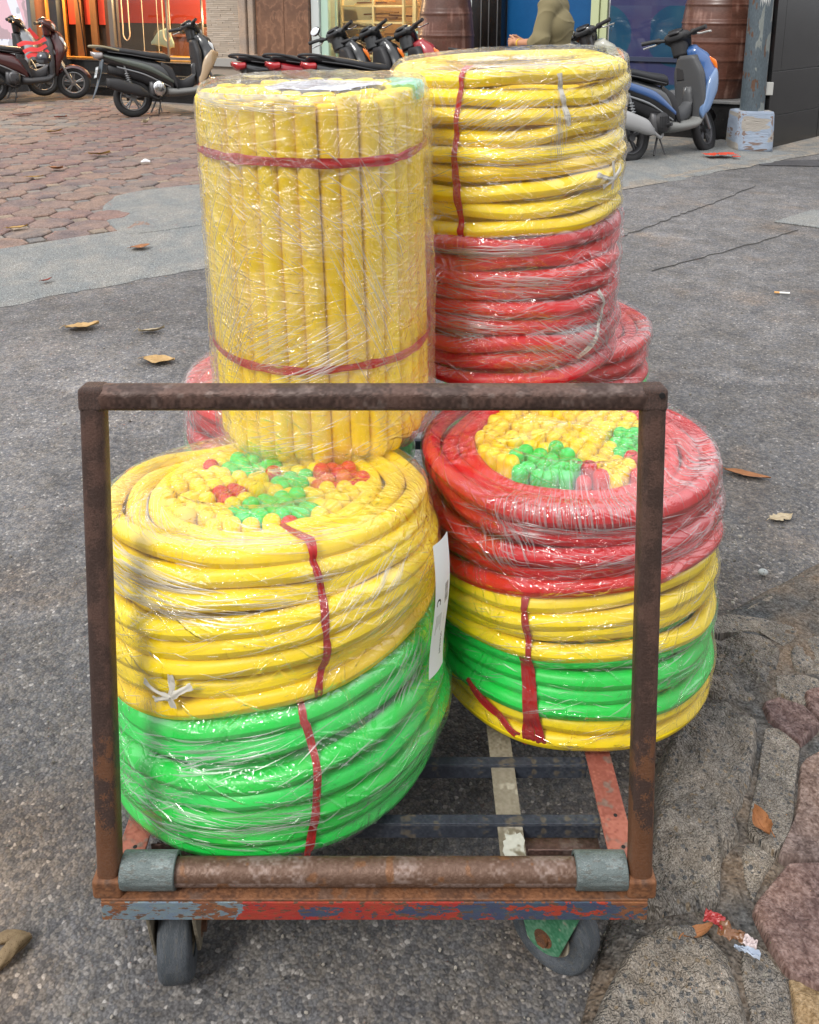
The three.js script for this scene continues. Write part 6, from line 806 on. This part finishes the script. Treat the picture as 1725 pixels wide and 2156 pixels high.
leaf('broad torn tan leaf on the road, just above the handle top left', -1.16, -4.02, 0.002, 0.155, 0.14, -0.2, 0.14, 0.25, tan, 3);
leaf('long orange brown leaf on the road right of the red bundle', 1.19, -2.96, 0.002, 0.155, 0.055, -0.45, 0.2, 0.1, rust, 4);
leaf('pale ragged leaf with holes, below the long orange brown leaf', 1.2, -2.68, 0.002, 0.085, 0.07, 0.3, 0.15, 0.5, pale, 5);
leaf('orange oval leaf lying on the concrete ramp', -1.77, -5.88, 0.05, 0.13, 0.11, 0.6, 0.12, 0.1, rust, 6);
leaf('tan leaf lying across octagon pavers, middle of the pavement', -3.2, -9.46, 0.075, 0.22, 0.15, 0.1, 0.3, 0.3, yellowL, 7);
leaf('yellow leaf on the pavers before the maroon scooter', -4.29, -11.14, 0.075, 0.17, 0.12, 0.3, 0.3, 0.2, yellowL, 8);
leaf('dull brown leaf beside a small yellow leaf on the pavers', -3.34, -8.64, 0.075, 0.17, 0.13, -0.4, 0.25, 0.3, rust, 9);
leaf('small yellow leaf just in front of the dull brown leaf', -3.38, -8.22, 0.075, 0.15, 0.09, 0.2, 0.2, 0.2, yellowL, 10);
leaf('yellow tan leaf on the pavers near the left edge by the ramp', -2.75, -6.3, 0.075, 0.14, 0.1, 0.4, 0.2, 0.3, yellowL, 11);
leaf('cream upright curled leaf before the black scooter', -3.43, -12.0, 0.075, 0.11, 0.14, 1.2, 0.5, 0.2, pale, 12);
leaf('red fallen leaf, left one of two before the maroon scooter', -5.4, -12.9, 0.075, 0.25, 0.11, 0.1, 0.2, 0.2, redL, 13);
leaf('red fallen leaf nearer the black scooter wheel', -4.75, -12.6, 0.075, 0.2, 0.11, -0.2, 0.25, 0.2, redL, 14);
leaf('crumpled brown leaf wedged in the joint between kerb stones and pavers', 0.69, -1.485, 0.052, 0.05, 0.045, 1.9, 0.6, 0.3, rust, 15);
leaf('small red leaf on the ramp at the left edge', -2.13, -5.2, 0.03, 0.07, 0.05, 0.9, 0.3, 0.3, redL, 16);
{ const t = thing('dry_leaf', 'rolled up dry leaf with crumpled ends at the bottom left corner', 'leaf', [-0.705, 0.003, -1.275], 0.0); seed(61);
  const roll = (ax, az, bx, bz, r, s) => sewNormals(gridGeo(22, 26, (i, j) => { const u = j / 26, a = (i % 22) / 22 * TAU, q = 0.35 + 0.65 * Math.sin(PI * clamp(u, 0.03, 0.97)) ** 0.6, w = r * q * (1 + 0.7 * (fbm(Math.cos(a) * 2 + 5, u * 7 + Math.sin(a) * 2, 4, s) - 0.5)), dx = bx - ax, dz = bz - az, L = Math.hypot(dx, dz); return { p: [lerp(ax, bx, u) - dz / L * w * Math.cos(a), r * 0.8 + w * Math.sin(a) * 0.8 + 0.006 * Math.sin(u * 4), lerp(az, bz, u) + dx / L * w * Math.cos(a)], uv: [u, i / 22] }; }), 22, 26);
  part('blade', roll(0.03, -0.025, -0.012, 0.035, 0.014, 5), dryL, t); part('blade', roll(0.028, -0.026, -0.06, -0.012, 0.01, 9), dryL, t); }
{ const t = thing('red_paper', 'torn red paper scrap on the concrete in front of the pole', 'paper', [3.25, 0.05, -9.58], 0.25); part('sheet', gridGeo(24, 12, (i, j) => { const u = i / 24 - 0.5, v = j / 12 - 0.5, e = 1 - 0.5 * vnoise(i * 0.4, j > 6 ? 1 : 2, 3); return { p: [u * 0.34, 0.006 + 0.03 * fbm(u * 9, v * 7, 3, 4), v * 0.2 * e], uv: [u, v] }; }, true), paint(0.5, 0.05, 0.02, 0.6), t); part('scrap', slab([[0.1, 0.06], [0.17, 0.08], [0.16, 0.12], [0.08, 0.1]], 0, 0.006, 0.001), paint(0.5, 0.06, 0.03, 0.6), t); }
{ const t = thing('white_scrap', 'small white crumpled scrap on the pavers right of the leaves', 'paper', [-2.6, 0.075, -9.0], 0.1); part('sheet', orient(loft([{ c: [-0.04, 0.01, 0], a: 0.012, b: 0.008 }, { c: [0, 0.02, 0], a: 0.03, b: 0.02 }, { c: [0.05, 0.012, 0], a: 0.02, b: 0.008 }], 12)), paint(0.75, 0.75, 0.78), t); }
{ const t = thing('cigarette_butt', 'cigarette butt lying on the asphalt at the right', 'cigarette', [2.11, 0.006, -5.04], -0.2); part('paper_tube', rod([0, 0.004, 0], [0.055, 0.004, 0], 0.0055, 0.0055, 12), paint(0.8, 0.8, 0.77), t); part('filter', rod([-0.028, 0.004, 0], [0, 0.004, 0], 0.0057, 0.0057, 12), paint(0.65, 0.35, 0.12), t); }
{ const at = [0.555, 0.05, -1.262]; // wrapper in the joint between the two front kerb stones
  const t = thing('sweet_wrapper', 'crumpled sweet wrapper, red, brown and white, in the kerb joint', 'wrapper', at, -0.5); const bit = (x, z, w, d, s) => gridGeo(14, 10, (i, j) => { const u = i / 14 - 0.5, v = j / 10 - 0.5; return { p: [x + u * w, 0.008 + 0.022 * fbm(u * 5 + s, v * 5, 3, s), z + v * d], uv: [u, v] }; }, true);
  part('red_end', bit(-0.03, -0.01, 0.034, 0.026, 3), paint(0.3, 0.025, 0.025, 0.35), t); part('brown_middle', bit(0.0, 0.0, 0.042, 0.026, 5), paint(0.16, 0.07, 0.03, 0.35), t); part('white_end', bit(0.032, 0.004, 0.022, 0.02, 7), paint(0.5, 0.42, 0.42, 0.3), t); part('silver_strip', bit(0.03, 0.022, 0.042, 0.01, 9), paint(0.36, 0.42, 0.52, 0.25), t);
  leaf('orange leaf scrap beside the sweet wrapper', 0.5, -1.268, 0.055, 0.06, 0.03, 0.3, 0.4, 0.2, rust, 17); }
{ const t = solo('pebble', new THREE.IcosahedronGeometry(0.012, 2).scale(1.2, 0.8, 1), paint(0.3, 0.32, 0.32, 0.8), 'pale grey pebble in the gutter at the right edge', 'pebble'); t.position.set(1.03, 0.012, -2.38); }

renderer.render(scene, camera);
